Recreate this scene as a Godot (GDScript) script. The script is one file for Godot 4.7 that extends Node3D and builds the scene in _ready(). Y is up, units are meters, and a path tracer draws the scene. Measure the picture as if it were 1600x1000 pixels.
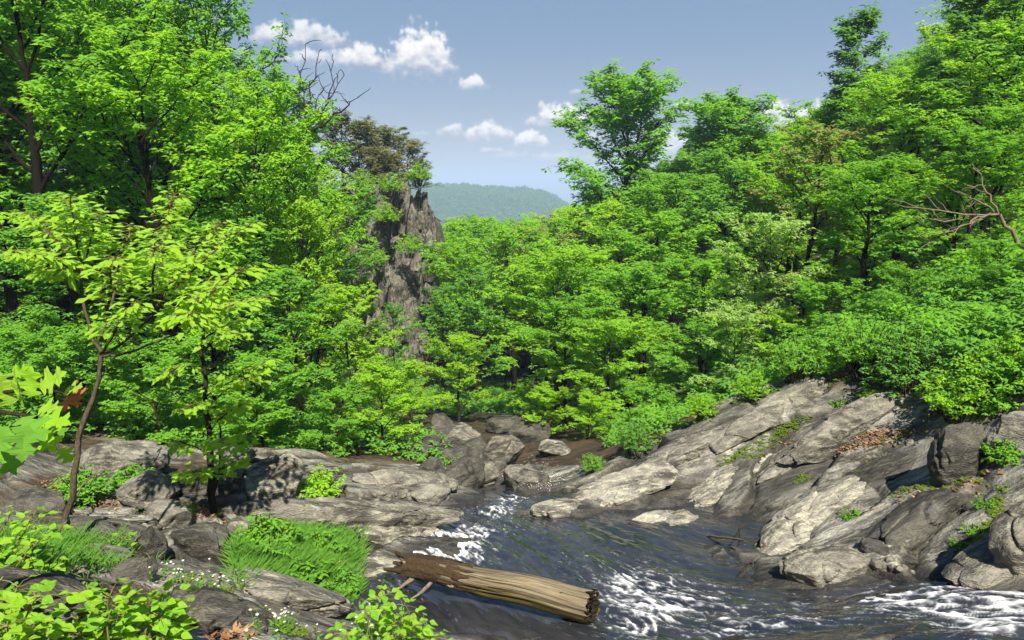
extends Node3D
# A mountain stream running over a rock slab between wooded slopes.
# World: the eye is at the origin, y up, the view goes towards -z. "zf" below is the distance ahead (-z).

const F := 1123.0      # focal length in pixels of a 1600 x 1000 picture
const CP := 0.98129    # the camera looks 11.1 degrees down
const SP := 0.19252

class Buf:
	var v := PackedVector3Array()
	var i := PackedInt32Array()
	var c := PackedColorArray()
	var uv := PackedVector2Array()

# thin plate spline through scattered (x, zf) -> height points
class Plate:
	var px := PackedFloat64Array()
	var pz := PackedFloat64Array()
	var w := PackedFloat64Array()
	var n := 0
	func fit(pts: Array) -> void:
		n = pts.size()
		var m := n + 3
		var a: Array = []
		for p in pts:
			px.append(p.x); pz.append(p.z)
		for r in m:
			var row := PackedFloat64Array()
			row.resize(m + 1)
			if r < n:
				for k in n:
					var d2 := (px[r] - px[k]) ** 2 + (pz[r] - pz[k]) ** 2
					row[k] = (0.5 * d2 * log(d2) if d2 > 1e-9 else 0.0) + (0.02 if r == k else 0.0)
				row[n] = 1.0; row[n + 1] = px[r]; row[n + 2] = pz[r]
				row[m] = pts[r].y
			else:
				for k in n:
					row[k] = 1.0 if r == n else px[k] if r == n + 1 else pz[k]
			a.append(row)
		for c in m:
			var best := c
			for r in range(c, m):
				if absf(a[r][c]) > absf(a[best][c]):
					best = r
			var t: PackedFloat64Array = a[best]
			a[best] = a[c]; a[c] = t
			for r in range(c + 1, m):
				var rr: PackedFloat64Array = a[r]
				var f: float = rr[c] / t[c]
				if f != 0.0:
					for k in range(c, m + 1):
						rr[k] -= f * t[k]
					a[r] = rr
		w.resize(m)
		for r in range(m - 1, -1, -1):
			var s: float = a[r][m]
			for k in range(r + 1, m):
				s -= a[r][k] * w[k]
			w[r] = s / a[r][r]
	func at(x: float, z: float) -> float:
		var s := w[n] + w[n + 1] * x + w[n + 2] * z
		for k in n:
			var d2 := (x - px[k]) * (x - px[k]) + (z - pz[k]) * (z - pz[k])
			if d2 > 1e-9:
				s += w[k] * 0.5 * d2 * log(d2)
		return s

var land := Plate.new()
var level := Plate.new()
var n_warp := FastNoiseLite.new()
var n_fbm := FastNoiseLite.new()
var n_cell := FastNoiseLite.new()
var n_edge := FastNoiseLite.new()
var n_fine := FastNoiseLite.new()
var stream := PackedVector2Array()   # plan outline (x, zf) of the water sheet
var M := {}                          # materials
var taken := {}

func _noise(n: FastNoiseLite, sd: int, freq: float, octaves := 4) -> void:
	n.seed = sd
	n.noise_type = FastNoiseLite.TYPE_SIMPLEX_SMOOTH
	n.frequency = freq
	n.fractal_octaves = octaves

func _rng(sd: int) -> RandomNumberGenerator:
	var r := RandomNumberGenerator.new()
	r.seed = sd * 7919 + 13
	return r

# a point at a given picture position and distance ahead / at a given height
func P(u: float, v: float, d: float) -> Vector3:
	var dy := (500.0 - v) / F
	return Vector3((u - 800.0) / F * d, (dy * CP - SP) * d, -(CP + dy * SP) * d)

func Y(u: float, v: float, y: float) -> Vector3:
	var dy := (500.0 - v) / F
	return P(u, v, y / (dy * CP - SP))

func XZ(x: float, y: float, zf: float) -> Vector3:
	return Vector3(x, y, -zf)

func numbered(called: String) -> String:
	if not taken.has(called):
		taken[called] = 0
		return called
	taken[called] += 1
	return "%s_%03d" % [called, taken[called]]

func tag(o: Node, label: String, category: String, group := "", kind := "") -> void:
	o.set_meta("label", label)
	if category:
		o.set_meta("category", category)
	if group:
		o.set_meta("group", group)
	if kind:
		o.set_meta("kind", kind)

func thing(called: String, label: String, category: String, where: Vector3, turn := 0.0, group := "") -> Node3D:
	var o := Node3D.new()
	o.name = numbered(called)
	add_child(o)
	o.position = where
	o.rotation.y = turn
	tag(o, label, category, group)
	return o

func piece(called: String, mesh: Mesh, mat: Material, parent: Node = null) -> MeshInstance3D:
	var o := MeshInstance3D.new()
	o.name = numbered(called) if parent == null else called
	o.mesh = mesh
	if mat:
		o.material_override = mat
	(parent if parent else self).add_child(o, true)
	return o

func structure(called: String, mesh: Mesh, mat: Material, parent: Node = null) -> MeshInstance3D:
	var o := piece(called, mesh, mat, parent)
	o.set_meta("kind", "structure")
	return o

func scatter(called: String, mesh: Mesh, mat: Material, at: Array, parent: Node = null) -> MultiMeshInstance3D:
	var mm := MultiMesh.new()
	mm.transform_format = MultiMesh.TRANSFORM_3D
	mm.mesh = mesh
	mm.instance_count = at.size()
	for k in at.size():
		mm.set_instance_transform(k, at[k])
	var o := MultiMeshInstance3D.new()
	o.name = numbered(called) if parent == null else called
	o.multimesh = mm
	if mat:
		o.material_override = mat
	o.set_meta("kind", "stuff")
	(parent if parent else self).add_child(o, true)
	return o

# ---------------------------------------------------------------- meshes
func solid(b: Buf, smooth := true) -> ArrayMesh:
	var a := []
	a.resize(Mesh.ARRAY_MAX)
	a[Mesh.ARRAY_VERTEX] = b.v
	a[Mesh.ARRAY_INDEX] = b.i
	if b.c.size():
		a[Mesh.ARRAY_COLOR] = b.c
	if b.uv.size():
		a[Mesh.ARRAY_TEX_UV] = b.uv
	if smooth:
		var nn := PackedVector3Array()
		nn.resize(b.v.size())
		for k in range(0, b.i.size(), 3):
			var p := b.v[b.i[k]]
			var q := (b.v[b.i[k + 2]] - p).cross(b.v[b.i[k + 1]] - p)
			nn[b.i[k]] += q; nn[b.i[k + 1]] += q; nn[b.i[k + 2]] += q
		for k in nn.size():
			nn[k] = nn[k].normalized()
		a[Mesh.ARRAY_NORMAL] = nn
	var m := ArrayMesh.new()
	m.add_surface_from_arrays(Mesh.PRIMITIVE_TRIANGLES, a)
	return m

func solids(bs: Array, mats: Array) -> ArrayMesh:
	var m := ArrayMesh.new()
	for k in bs.size():
		var b: Buf = bs[k]
		if b.i.is_empty():
			continue
		var a := []
		a.resize(Mesh.ARRAY_MAX)
		a[Mesh.ARRAY_VERTEX] = b.v
		a[Mesh.ARRAY_INDEX] = b.i
		m.add_surface_from_arrays(Mesh.PRIMITIVE_TRIANGLES, a)
		m.surface_set_material(m.get_surface_count() - 1, mats[k])
	return m

# a tapering tube along points
func tube(b: Buf, pts: PackedVector3Array, r0: float, r1: float, sides := 6, knobs := 0.0, capped := false) -> void:
	var n := pts.size()
	var base := b.v.size()
	var side := Vector3.ZERO
	for k in n:
		var dir := (pts[mini(k + 1, n - 1)] - pts[maxi(k - 1, 0)]).normalized()
		if side == Vector3.ZERO:
			side = dir.cross(Vector3(0.31, 0.2, 0.93)).normalized()
		side = (side - dir * side.dot(dir)).normalized()
		var up := dir.cross(side)
		var r := lerpf(r0, r1, float(k) / (n - 1))
		for s in sides:
			var a := TAU * s / sides
			var rr := r * (1.0 + knobs * n_warp.get_noise_3d(cos(a) * 40.0, k * 23.0 + pts[0].x * 57.0, sin(a) * 40.0))
			b.v.append(pts[k] + (side * cos(a) + up * sin(a)) * rr)
	for k in n - 1:
		for s in sides:
			var p := base + k * sides + s
			var q := base + k * sides + (s + 1) % sides
			b.i.append_array([p, p + sides, q, q, p + sides, q + sides])
	if capped:
		var e := base + (n - 1) * sides
		for s in range(1, sides - 1):
			b.i.append_array([e, e + s, e + s + 1])

func curve(a: Vector3, c: Vector3, bend: Vector3, n: int, r: RandomNumberGenerator, wob: float) -> PackedVector3Array:
	var out := PackedVector3Array()
	for k in n + 1:
		var t := float(k) / n
		var p := a.lerp(c, t) + bend * 4.0 * t * (1.0 - t)
		if k > 0:
			p += Vector3(r.randf_range(-wob, wob), r.randf_range(-wob, wob), r.randf_range(-wob, wob))
		out.append(p)
	return out

# one folded, pointed leaf of four faces
func leaf(b: Buf, p: Vector3, dir: Vector3, up: Vector3, L: float, W: float, droop := 0.25) -> void:
	var side := dir.cross(up).normalized()
	var nrm := side.cross(dir).normalized()
	var o := b.v.size()
	b.v.append(p)
	b.v.append(p + dir * L * 0.5 + nrm * L * 0.02)
	b.v.append(p + dir * L - nrm * L * droop)
	b.v.append(p + dir * L * 0.45 + side * W * 0.5 - nrm * W * 0.16)
	b.v.append(p + dir * L * 0.45 - side * W * 0.5 - nrm * W * 0.16)
	b.i.append_array([o, o + 3, o + 1, o + 3, o + 2, o + 1, o, o + 1, o + 4, o + 1, o + 2, o + 4])

# a boulder: a rounded block cut by planes, roughened
func rock_mesh(sd: int, size: Vector3, cuts := 11, n := 14, boxy := 4.0, rough := 0.05, layers := 0.02, crisp := false) -> ArrayMesh:
	var r := _rng(sd)
	var pl: Array = []
	for k in cuts:
		var nv := Vector3(r.randf_range(-1, 1), r.randf_range(-0.5, 1), r.randf_range(-1, 1)).normalized()
		pl.append([nv, r.randf_range(0.72, 0.98)])
	var b := Buf.new()
	var at := {}
	var off := Vector3(sd * 3.17, sd * 1.73, -sd * 2.31)
	for f in 6:
		for i in n:
			for j in n:
				var q: Array = []
				for e in [[0, 0], [1, 0], [1, 1], [0, 1]]:
					var s := Vector2(i + e[0], j + e[1])
					var g := Vector3(s.x * 2 - n, s.y * 2 - n, n)
					var key := Vector3i(0, 0, 0)
					match f:
						0: key = Vector3i(int(g.x), int(g.y), n)
						1: key = Vector3i(-int(g.x), int(g.y), -n)
						2: key = Vector3i(n, int(g.y), -int(g.x))
						3: key = Vector3i(-n, int(g.y), int(g.x))
						4: key = Vector3i(int(g.x), n, -int(g.y))
						5: key = Vector3i(int(g.x), -n, int(g.y))
					if not at.has(key):
						var c := Vector3(key) / n
						c = Vector3(tan(c.x * 0.785), tan(c.y * 0.785), tan(c.z * 0.785)).normalized()
						var p := c / pow(pow(absf(c.x), boxy) + pow(absf(c.y), boxy) + pow(absf(c.z), boxy), 1.0 / boxy)
						for w in pl:
							var over: float = p.dot(w[0]) - w[1]
							if over > 0.0:
								p -= w[0] * over * 0.94
						var ns := n_fbm.get_noise_3dv(p * 30.0 + off * 20.0)
						var nf := n_fine.get_noise_3dv(p * size * 60.0 + off * 20.0)
						p += p.normalized() * (ns * rough * 1.4 + nf * rough * 0.75)
						var tall := size.y > size.x * 2.0
						var fz := n_edge.get_noise_2d(p.x * size.x * 1.1 + off.x, p.z * size.z * 1.6 + p.y * size.y * (0.10 if tall else 0.8) + off.z) + 1.0
						p -= p.normalized() * smooth(0.13, 0.0, fz) * (0.14 if tall else minf(0.05 / minf(size.y, size.z), 0.16))
						if layers > 0.0:
							var ly := n_fine.get_noise_2d(p.y * size.y * 60.0 + p.x * 6.0, sd * 31.0)
							p += Vector3(p.x, 0, p.z).normalized() * ly * layers
						at[key] = b.v.size()
						b.v.append(p * size * 0.5)
					q.append(at[key])
				b.i.append_array([q[0], q[2], q[1], q[0], q[3], q[2]])
	return solid(b, not crisp)

# where the line of sight through a picture position meets the ground
const GX0 := -9.0
const GX1 := 9.6
const GZ0 := 0.4
const GZ1 := 19.0
const GN := 520
var grid := PackedFloat32Array()   # heights of the near ground, for quick look-ups

func fill_grid() -> void:
	grid.resize((GN + 1) * (GN + 1))
	for j in GN + 1:
		for i in GN + 1:
			grid[j * (GN + 1) + i] = H(lerpf(GX0, GX1, float(i) / GN), lerpf(GZ0, GZ1, float(j) / GN))

func quick(x: float, zf: float) -> float:
	var i := (x - GX0) / (GX1 - GX0) * GN
	var j := (zf - GZ0) / (GZ1 - GZ0) * GN
	if i < 0.0 or j < 0.0 or i >= GN or j >= GN:
		return H(x, zf)
	var k := int(j) * (GN + 1) + int(i)
	var a := lerpf(grid[k], grid[k + 1], i - int(i))
	var b := lerpf(grid[k + GN + 1], grid[k + GN + 2], i - int(i))
	return lerpf(a, b, j - int(j))

func hit(u: float, v: float) -> Vector3:
	var prev := 1.5
	var d := 1.5
	while d < 160.0:
		var p := P(u, v, d)
		if p.y < quick(p.x, -p.z):
			var lo := prev
			var hi := d
			for k in 12:
				var m := (lo + hi) * 0.5
				p = P(u, v, m)
				if p.y < quick(p.x, -p.z):
					hi = m
				else:
					lo = m
			return P(u, v, hi)
		prev = d
		d *= 1.03
	return P(u, v, 60.0)

func smooth(a: float, b: float, x: float) -> float:
	var t := clampf((x - a) / (b - a), 0.0, 1.0)
	return t * t * (3.0 - 2.0 * t)

# how much of the ground is bare bedrock here
const RIM := [[0.4, 13.4], [1.3, 11.6], [2.6, 11.3], [3.5, 11.4], [4.6, 11.2], [5.3, 10.9], [5.8, 9.7], [6.1, 8.4], [7.0, 7.7], [9.0, 7.2], [20.0, 5.0]]

func bare(x: float, zf: float) -> float:
	var far := 13.4
	for k in RIM.size() - 1:
		if x >= RIM[k][0] and x < RIM[k + 1][0]:
			far = lerpf(RIM[k][1], RIM[k + 1][1], (x - RIM[k][0]) / (RIM[k + 1][0] - RIM[k][0]))
	far += 0.5 * n_warp.get_noise_2d(x * 14.0, 3.0)
	var right := smooth(far + 0.25, far - 0.25, zf)
	return right * smooth(-9.0, -6.5, x + 0.6 * n_warp.get_noise_2d(zf * 14.0, 70.0))

# broken, layered bedrock: tilted plates with open joints between them
# where a place lies in the pattern of joints: (along, across) the bedding, in plates
func joints(x: float, zf: float) -> Vector2:
	var a := x * 0.94 + zf * 0.34
	var c := -x * 0.34 + zf * 0.94
	return Vector2(a * 0.45 + n_warp.get_noise_2d(x * 9.0, zf * 9.0) * 0.35, c * 1.25 + n_warp.get_noise_2d(x * 9.0 + 300.0, zf * 9.0) * 0.45)

func broken(x: float, zf: float) -> float:
	var ca := 0.94
	var sa := 0.34
	var a := x * ca + zf * sa
	var c := -x * sa + zf * ca
	var wx := n_warp.get_noise_2d(x * 9.0, zf * 9.0)
	var wz := n_warp.get_noise_2d(x * 9.0 + 300.0, zf * 9.0)
	var sx := a * 0.45 + wx * 0.35
	var sz := c * 1.25 + wz * 0.45
	var cell := n_cell.get_noise_2d(sx, sz)
	var edge := n_edge.get_noise_2d(sx, sz) + 1.0
	var h := cell * 0.12
	h += (sz - floorf(sz)) * 0.03
	var st := sz * 5.0 + a * 0.7 + wx * 1.2
	h += (st - floorf(st)) * 0.022 * smooth(-0.3, 0.4, cell + wz)
	h -= 0.10 * smooth(0.11, 0.0, edge)
	h += n_fbm.get_noise_2d(a * 5.0, c * 13.0) * 0.055
	h += n_fine.get_noise_2d(a * 22.0, c * 60.0) * 0.014
	return h

var coarse := PackedFloat32Array()   # the smooth land near the eye, every 20 cm
const CN := 120

func water_level(x: float, zf: float) -> float:
	var ci := (x + 12.0) * 5.0
	var cj := (zf + 1.0) * 5.0
	if ci < 0.0 or cj < 0.0 or ci >= CN or cj >= CN:
		return level.at(x, zf)
	var k := int(cj) * (CN + 1) + int(ci)
	return lerpf(lerpf(wet_grid[k], wet_grid[k + 1], ci - int(ci)), lerpf(wet_grid[k + CN + 1], wet_grid[k + CN + 2], ci - int(ci)), cj - int(cj))

var wet_grid := PackedFloat32Array()

func fill_coarse() -> void:
	wet_grid.resize((CN + 1) * (CN + 1))
	for j in CN + 1:
		for i in CN + 1:
			wet_grid[j * (CN + 1) + i] = level.at(-12.0 + i * 0.2, -1.0 + j * 0.2)
	coarse.resize((CN + 1) * (CN + 1))
	for j in CN + 1:
		for i in CN + 1:
			coarse[j * (CN + 1) + i] = land.at(-12.0 + i * 0.2, -1.0 + j * 0.2)

func base(x: float, zf: float) -> float:
	var ci := (x + 12.0) * 5.0
	var cj := (zf + 1.0) * 5.0
	if coarse.size() and ci >= 0.0 and cj >= 0.0 and ci < CN and cj < CN:
		var k := int(cj) * (CN + 1) + int(ci)
		return lerpf(lerpf(coarse[k], coarse[k + 1], ci - int(ci)), lerpf(coarse[k + CN + 1], coarse[k + CN + 2], ci - int(ci)), cj - int(cj))
	var cx := clampf(x, -70.0, 80.0)
	var cz := clampf(zf, -3.0, 150.0)
	var y := land.at(cx, cz)
	if zf > 150.0:
		y -= (zf - 150.0) * 0.30
	y += (absf(x) - absf(cx)) * 0.12
	return y

func H(x: float, zf: float) -> float:
	var y := base(x, zf)
	if zf < 22.0:  # near ground
		var k := bare(x, zf)
		if k > 0.01:
			y += broken(x, zf) * k
		y += n_fbm.get_noise_2d(x * 6.0, zf * 6.0) * 0.12 * (1.0 - k)
	elif zf < 150.0:
		y += n_fbm.get_noise_2d(x * 3.0, zf * 3.0) * 0.5
	return y

func _ready() -> void:
	_noise(n_warp, 3, 0.05, 2)
	_noise(n_fbm, 4, 0.05, 5)
	_noise(n_fine, 6, 0.05, 3)
	for k in [[n_cell, FastNoiseLite.RETURN_CELL_VALUE], [n_edge, FastNoiseLite.RETURN_DISTANCE2_SUB]]:
		_noise(k[0], 12, 1.0, 1)
		k[0].noise_type = FastNoiseLite.TYPE_CELLULAR
		k[0].fractal_type = FastNoiseLite.FRACTAL_NONE
		k[0].cellular_return_type = k[1]

	# camera
	var cam := Camera3D.new()
	cam.name = "camera"
	add_child(cam)
	cam.rotation_degrees = Vector3(-11.1, 0, 0)
	cam.fov = rad_to_deg(2.0 * atan(500.0 / F))
	cam.near = 0.1
	cam.far = 60000.0
	cam.current = true

	# sky, exposure and air
	var env := Environment.new()
	env.background_mode = Environment.BG_SKY
	var sky_mat := PanoramaSkyMaterial.new()
	sky_mat.panorama = make_sky()
	sky_mat.energy_multiplier = 1.0
	env.sky = Sky.new()
	env.sky.sky_material = sky_mat
	env.background_energy_multiplier = 0.355
	env.tonemap_mode = Environment.TONE_MAPPER_LINEAR
	env.tonemap_exposure = 3.0
	env.sdfgi_enabled = true
	env.ssao_enabled = true
	env.ssil_enabled = true
	env.fog_enabled = true
	env.fog_density = 0.00055
	env.fog_light_color = Color(0.74, 0.84, 0.97)
	var we := WorldEnvironment.new()
	we.name = "world_environment"
	we.environment = env
	add_child(we)

	# sun: high, from behind the eye
	var sun := DirectionalLight3D.new()
	sun.name = "sun"
	sun.light_energy = 1.35
	sun.light_color = Color(1.0, 0.96, 0.88)
	sun.light_angular_distance = 0.5
	sun.shadow_enabled = true
	add_child(sun)
	sun.rotation_degrees = Vector3(-50, 12, 0)

	survey()
	fill_coarse()
	fill_grid()
	make_materials()
	build_ground()
	build_water()
	build_far()
	build_cliff()
	build_rocks()
	make_kinds()
	build_named_trees()
	build_dead_snag()
	build_pale_deadwood()
	build_woods()
	build_undergrowth()
	build_log()
	build_sticks()
	build_saplings()
	build_small_plants()

# ---------------------------------------------------------------- materials
func lin(r: float, g: float, b: float) -> Color:
	return Color(r, g, b).linear_to_srgb()

func seamless(side: int, sd: int, freq: float, octaves := 5, kind := FastNoiseLite.TYPE_SIMPLEX_SMOOTH, ridged := false) -> PackedByteArray:
	var n := FastNoiseLite.new()
	_noise(n, sd, freq, octaves)
	n.noise_type = kind
	if ridged:
		n.fractal_type = FastNoiseLite.FRACTAL_RIDGED
	if kind == FastNoiseLite.TYPE_CELLULAR:
		n.cellular_return_type = FastNoiseLite.RETURN_DISTANCE
		n.fractal_type = FastNoiseLite.FRACTAL_NONE
	var im := n.get_seamless_image(side, side, false, false, 0.12)
	im.convert(Image.FORMAT_L8)
	return im.get_data()

func picture(side: int, data: PackedByteArray, format := Image.FORMAT_RGB8) -> ImageTexture:
	return ImageTexture.create_from_image(Image.create_from_data(side, side, false, format, data))

func matte(col: Color, rough := 0.85, spec := 0.3) -> StandardMaterial3D:
	var m := StandardMaterial3D.new()
	m.albedo_color = col
	m.roughness = rough
	m.metallic_specular = spec
	return m

func leaf_mat(called: String, r: float, g: float, b: float, thru := 0.5, rough := 0.5) -> void:
	if called.begins_with("leaf_") or called == "grass":
		r *= 2.0; g *= 1.55; b *= 2.0
	var m := matte(lin(r, g, b), maxf(rough, 0.6), 0.13)
	m.backlight_enabled = true
	m.backlight = lin(r * 2.6 * thru / 0.5, g * 2.35 * thru / 0.5, b * 1.6 * thru / 0.5)
	m.resource_name = called
	M[called] = m

func make_rock_textures() -> void:
	var side := 768
	var big := seamless(side, 5, 0.004, 5)
	var mid := seamless(side, 9, 0.02, 4)
	var fine := seamless(side, 14, 0.11, 3)
	var spot := seamless(side, 21, 0.022, 1, FastNoiseLite.TYPE_CELLULAR)
	var col := PackedByteArray()
	col.resize(side * side * 3)
	var hgt := PackedByteArray()
	hgt.resize(side * side)
	for k in side * side:
		var a := big[k] / 255.0
		var c := mid[k] / 255.0
		var f := fine[k] / 255.0
		var t := 0.10 + 0.74 * clampf((a - 0.5) * 2.6 + 0.5, 0.0, 1.0) + 0.50 * (c - 0.5) + 0.62 * (f - 0.5)
		t = clampf(t, 0.04, 1.0)
		var r := 0.20 + 0.52 * t
		var g := 0.198 + 0.512 * t
		var b := 0.195 + 0.490 * t
		# pale lichen, in rings and flecks
		var li := smooth(0.53, 0.60, c + 0.55 * (f - 0.5)) * smooth(0.56, 0.44, spot[k] / 255.0)
		r = lerpf(r, 0.80, li * 0.75)
		g = lerpf(g, 0.80, li * 0.75)
		b = lerpf(b, 0.74, li * 0.75)
		# rusty and mossy stains
		var st := smooth(0.60, 0.74, 1.0 - a + 0.2 * (c - 0.5)) * smooth(0.45, 0.60, f)
		r = lerpf(r, 0.36, st * 0.35)
		g = lerpf(g, 0.32, st * 0.35)
		b = lerpf(b, 0.22, st * 0.35)
		col[k * 3] = int(clampf(r, 0, 1) * 255.0)
		col[k * 3 + 1] = int(clampf(g, 0, 1) * 255.0)
		col[k * 3 + 2] = int(clampf(b, 0, 1) * 255.0)
		hgt[k] = int(clampf(0.45 * c + 0.45 * f + 0.1 * a + 0.1 * li, 0, 1) * 255.0)
	var tc := picture(side, col)
	var th := picture(side, hgt, Image.FORMAT_L8)
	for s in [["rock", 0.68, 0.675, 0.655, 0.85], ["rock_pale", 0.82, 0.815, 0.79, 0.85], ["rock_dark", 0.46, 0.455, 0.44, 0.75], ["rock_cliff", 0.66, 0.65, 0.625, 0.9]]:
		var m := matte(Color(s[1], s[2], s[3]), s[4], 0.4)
		m.albedo_texture = tc
		m.heightmap_enabled = true
		m.heightmap_texture = th
		m.heightmap_scale = 3.5
		m.uv1_triplanar = true
		m.uv1_world_triplanar = true
		m.uv1_scale = Vector3(0.26, 0.85, 0.80)
		if s[0] == "rock_cliff":
			m.uv1_scale = Vector3(0.45, 0.22, 0.45)
			m.heightmap_scale = 9.0
		M[s[0]] = m
	var g2: StandardMaterial3D = M.rock.duplicate()
	g2.albedo_color = Color.WHITE
	g2.vertex_color_use_as_albedo = true
	M.ground = g2
	var g3: StandardMaterial3D = g2.duplicate()
	g3.uv1_scale = Vector3(0.2, 0.2, 0.2)
	M.hill = g3

func make_bark_textures() -> void:
	var side := 512
	var c := seamless(side, 33, 0.03, 4)
	var f := seamless(side, 34, 0.10, 3)
	var rg := seamless(side, 35, 0.018, 3, FastNoiseLite.TYPE_SIMPLEX_SMOOTH, true)
	var col := PackedByteArray()
	col.resize(side * side * 3)
	var hgt := PackedByteArray()
	hgt.resize(side * side)
	var wood := PackedByteArray()
	wood.resize(side * side * 3)
	var wh := PackedByteArray()
	wh.resize(side * side)
	for y in side:
		for x in side:
			var k := y * side + x
			var xs := (x * 4) % side                       # stretched along the grain
			var q := y * side + xs
			var ridge := rg[(y / 2) * side + x] / 255.0
			var t := 0.25 + 0.5 * (c[k] / 255.0) * ridge + 0.25 * (f[k] / 255.0 - 0.3)
			col[k * 3] = int(clampf(0.10 + 0.42 * t, 0, 1) * 255)
			col[k * 3 + 1] = int(clampf(0.092 + 0.385 * t, 0, 1) * 255)
			col[k * 3 + 2] = int(clampf(0.083 + 0.345 * t, 0, 1) * 255)
			hgt[k] = int(clampf(0.7 * ridge + 0.3 * f[k] / 255.0, 0, 1) * 255)
			# grey weathered wood: u round the log, v along it
			var gq := (y / 10) * side + x
			var grain := 0.55 * f[gq] / 255.0 + 0.45 * c[(y / 3) * side + x] / 255.0
			var crack := smooth(0.74, 0.86, rg[(y / 12) * side + (x * 2) % side] / 255.0)
			var wt := clampf(grain * 0.9 + 0.2 * (c[k] / 255.0 - 0.5), 0, 1)
			var dk := 1.0 - 0.85 * crack
			wood[k * 3] = int(clampf((0.36 + 0.33 * wt) * dk, 0, 1) * 255)
			wood[k * 3 + 1] = int(clampf((0.335 + 0.32 * wt) * dk, 0, 1) * 255)
			wood[k * 3 + 2] = int(clampf((0.295 + 0.295 * wt) * dk, 0, 1) * 255)
			wh[k] = int(clampf(grain * 0.6 + 0.4 * (1.0 - crack), 0, 1) * 255)
	var bark := matte(Color(0.62, 0.60, 0.58), 0.95, 0.2)
	bark.albedo_texture = picture(side, col)
	bark.heightmap_enabled = true
	bark.heightmap_texture = picture(side, hgt, Image.FORMAT_L8)
	bark.heightmap_scale = 2.0
	bark.uv1_triplanar = true
	bark.uv1_scale = Vector3(1.8, 0.8, 1.8)
	M.bark = bark
	var b2: StandardMaterial3D = bark.duplicate()
	b2.albedo_color = Color(1.40, 1.38, 1.32)
	M.bark_pale = b2
	var b4: StandardMaterial3D = bark.duplicate()
	b4.albedo_color = Color(0.98, 0.95, 0.90)
	M.bark_grey = b4
	var b3: StandardMaterial3D = bark.duplicate()
	b3.albedo_color = Color(0.42, 0.41, 0.40)
	M.bark_dark = b3
	var lb: StandardMaterial3D = bark.duplicate()
	lb.albedo_color = Color(0.82, 0.75, 0.65)
	lb.uv1_scale = Vector3(1.2, 4.0, 4.0)
	M.log_bark = lb
	var w := matte(Color.WHITE, 0.8, 0.3)
	w.albedo_texture = picture(side, wood)
	w.heightmap_enabled = true
	w.heightmap_texture = picture(side, wh, Image.FORMAT_L8)
	w.heightmap_scale = 1.2
	w.vertex_color_use_as_albedo = true
	w.uv1_scale = Vector3(2.0, 1.0, 1.0)
	M.log_wood = w

func make_materials() -> void:
	make_rock_textures()
	make_bark_textures()
	#         name           r      g      b
	leaf_mat("leaf_bright", 0.085, 0.205, 0.010)
	leaf_mat("leaf_mid", 0.058, 0.165, 0.012)
	leaf_mat("leaf_deep", 0.044, 0.132, 0.013)
	leaf_mat("leaf_dark", 0.030, 0.090, 0.014, 0.45)
	leaf_mat("leaf_lime", 0.092, 0.205, 0.016, 0.52)
	leaf_mat("leaf_cool", 0.068, 0.172, 0.015)
	leaf_mat("leaf_pale", 0.120, 0.225, 0.060)
	leaf_mat("leaf_yellow", 0.092, 0.196, 0.012)
	leaf_mat("leaf_blue", 0.042, 0.128, 0.016)
	leaf_mat("leaf_olive", 0.075, 0.105, 0.028, 0.35)
	leaf_mat("needle_brown", 0.125, 0.130, 0.055, 0.25, 0.7)
	leaf_mat("needle_green", 0.085, 0.125, 0.045, 0.25, 0.7)
	leaf_mat("leaf_rust", 0.120, 0.060, 0.024, 0.4)
	leaf_mat("grass", 0.040, 0.120, 0.014)
	leaf_mat("moss", 0.085, 0.135, 0.014, 0.15, 0.9)
	leaf_mat("petal_white", 0.62, 0.62, 0.56, 0.2)
	leaf_mat("petal_yellow", 0.60, 0.42, 0.02, 0.2)
	leaf_mat("litter", 0.145, 0.075, 0.036, 0.15, 0.8)
	leaf_mat("litter_pale", 0.26, 0.16, 0.09, 0.15, 0.8)
	leaf_mat("far_leaf", 0.042, 0.115, 0.016, 0.4)
	M.plain_far = matte(lin(0.05, 0.085, 0.04), 1.0, 0.0)

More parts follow.
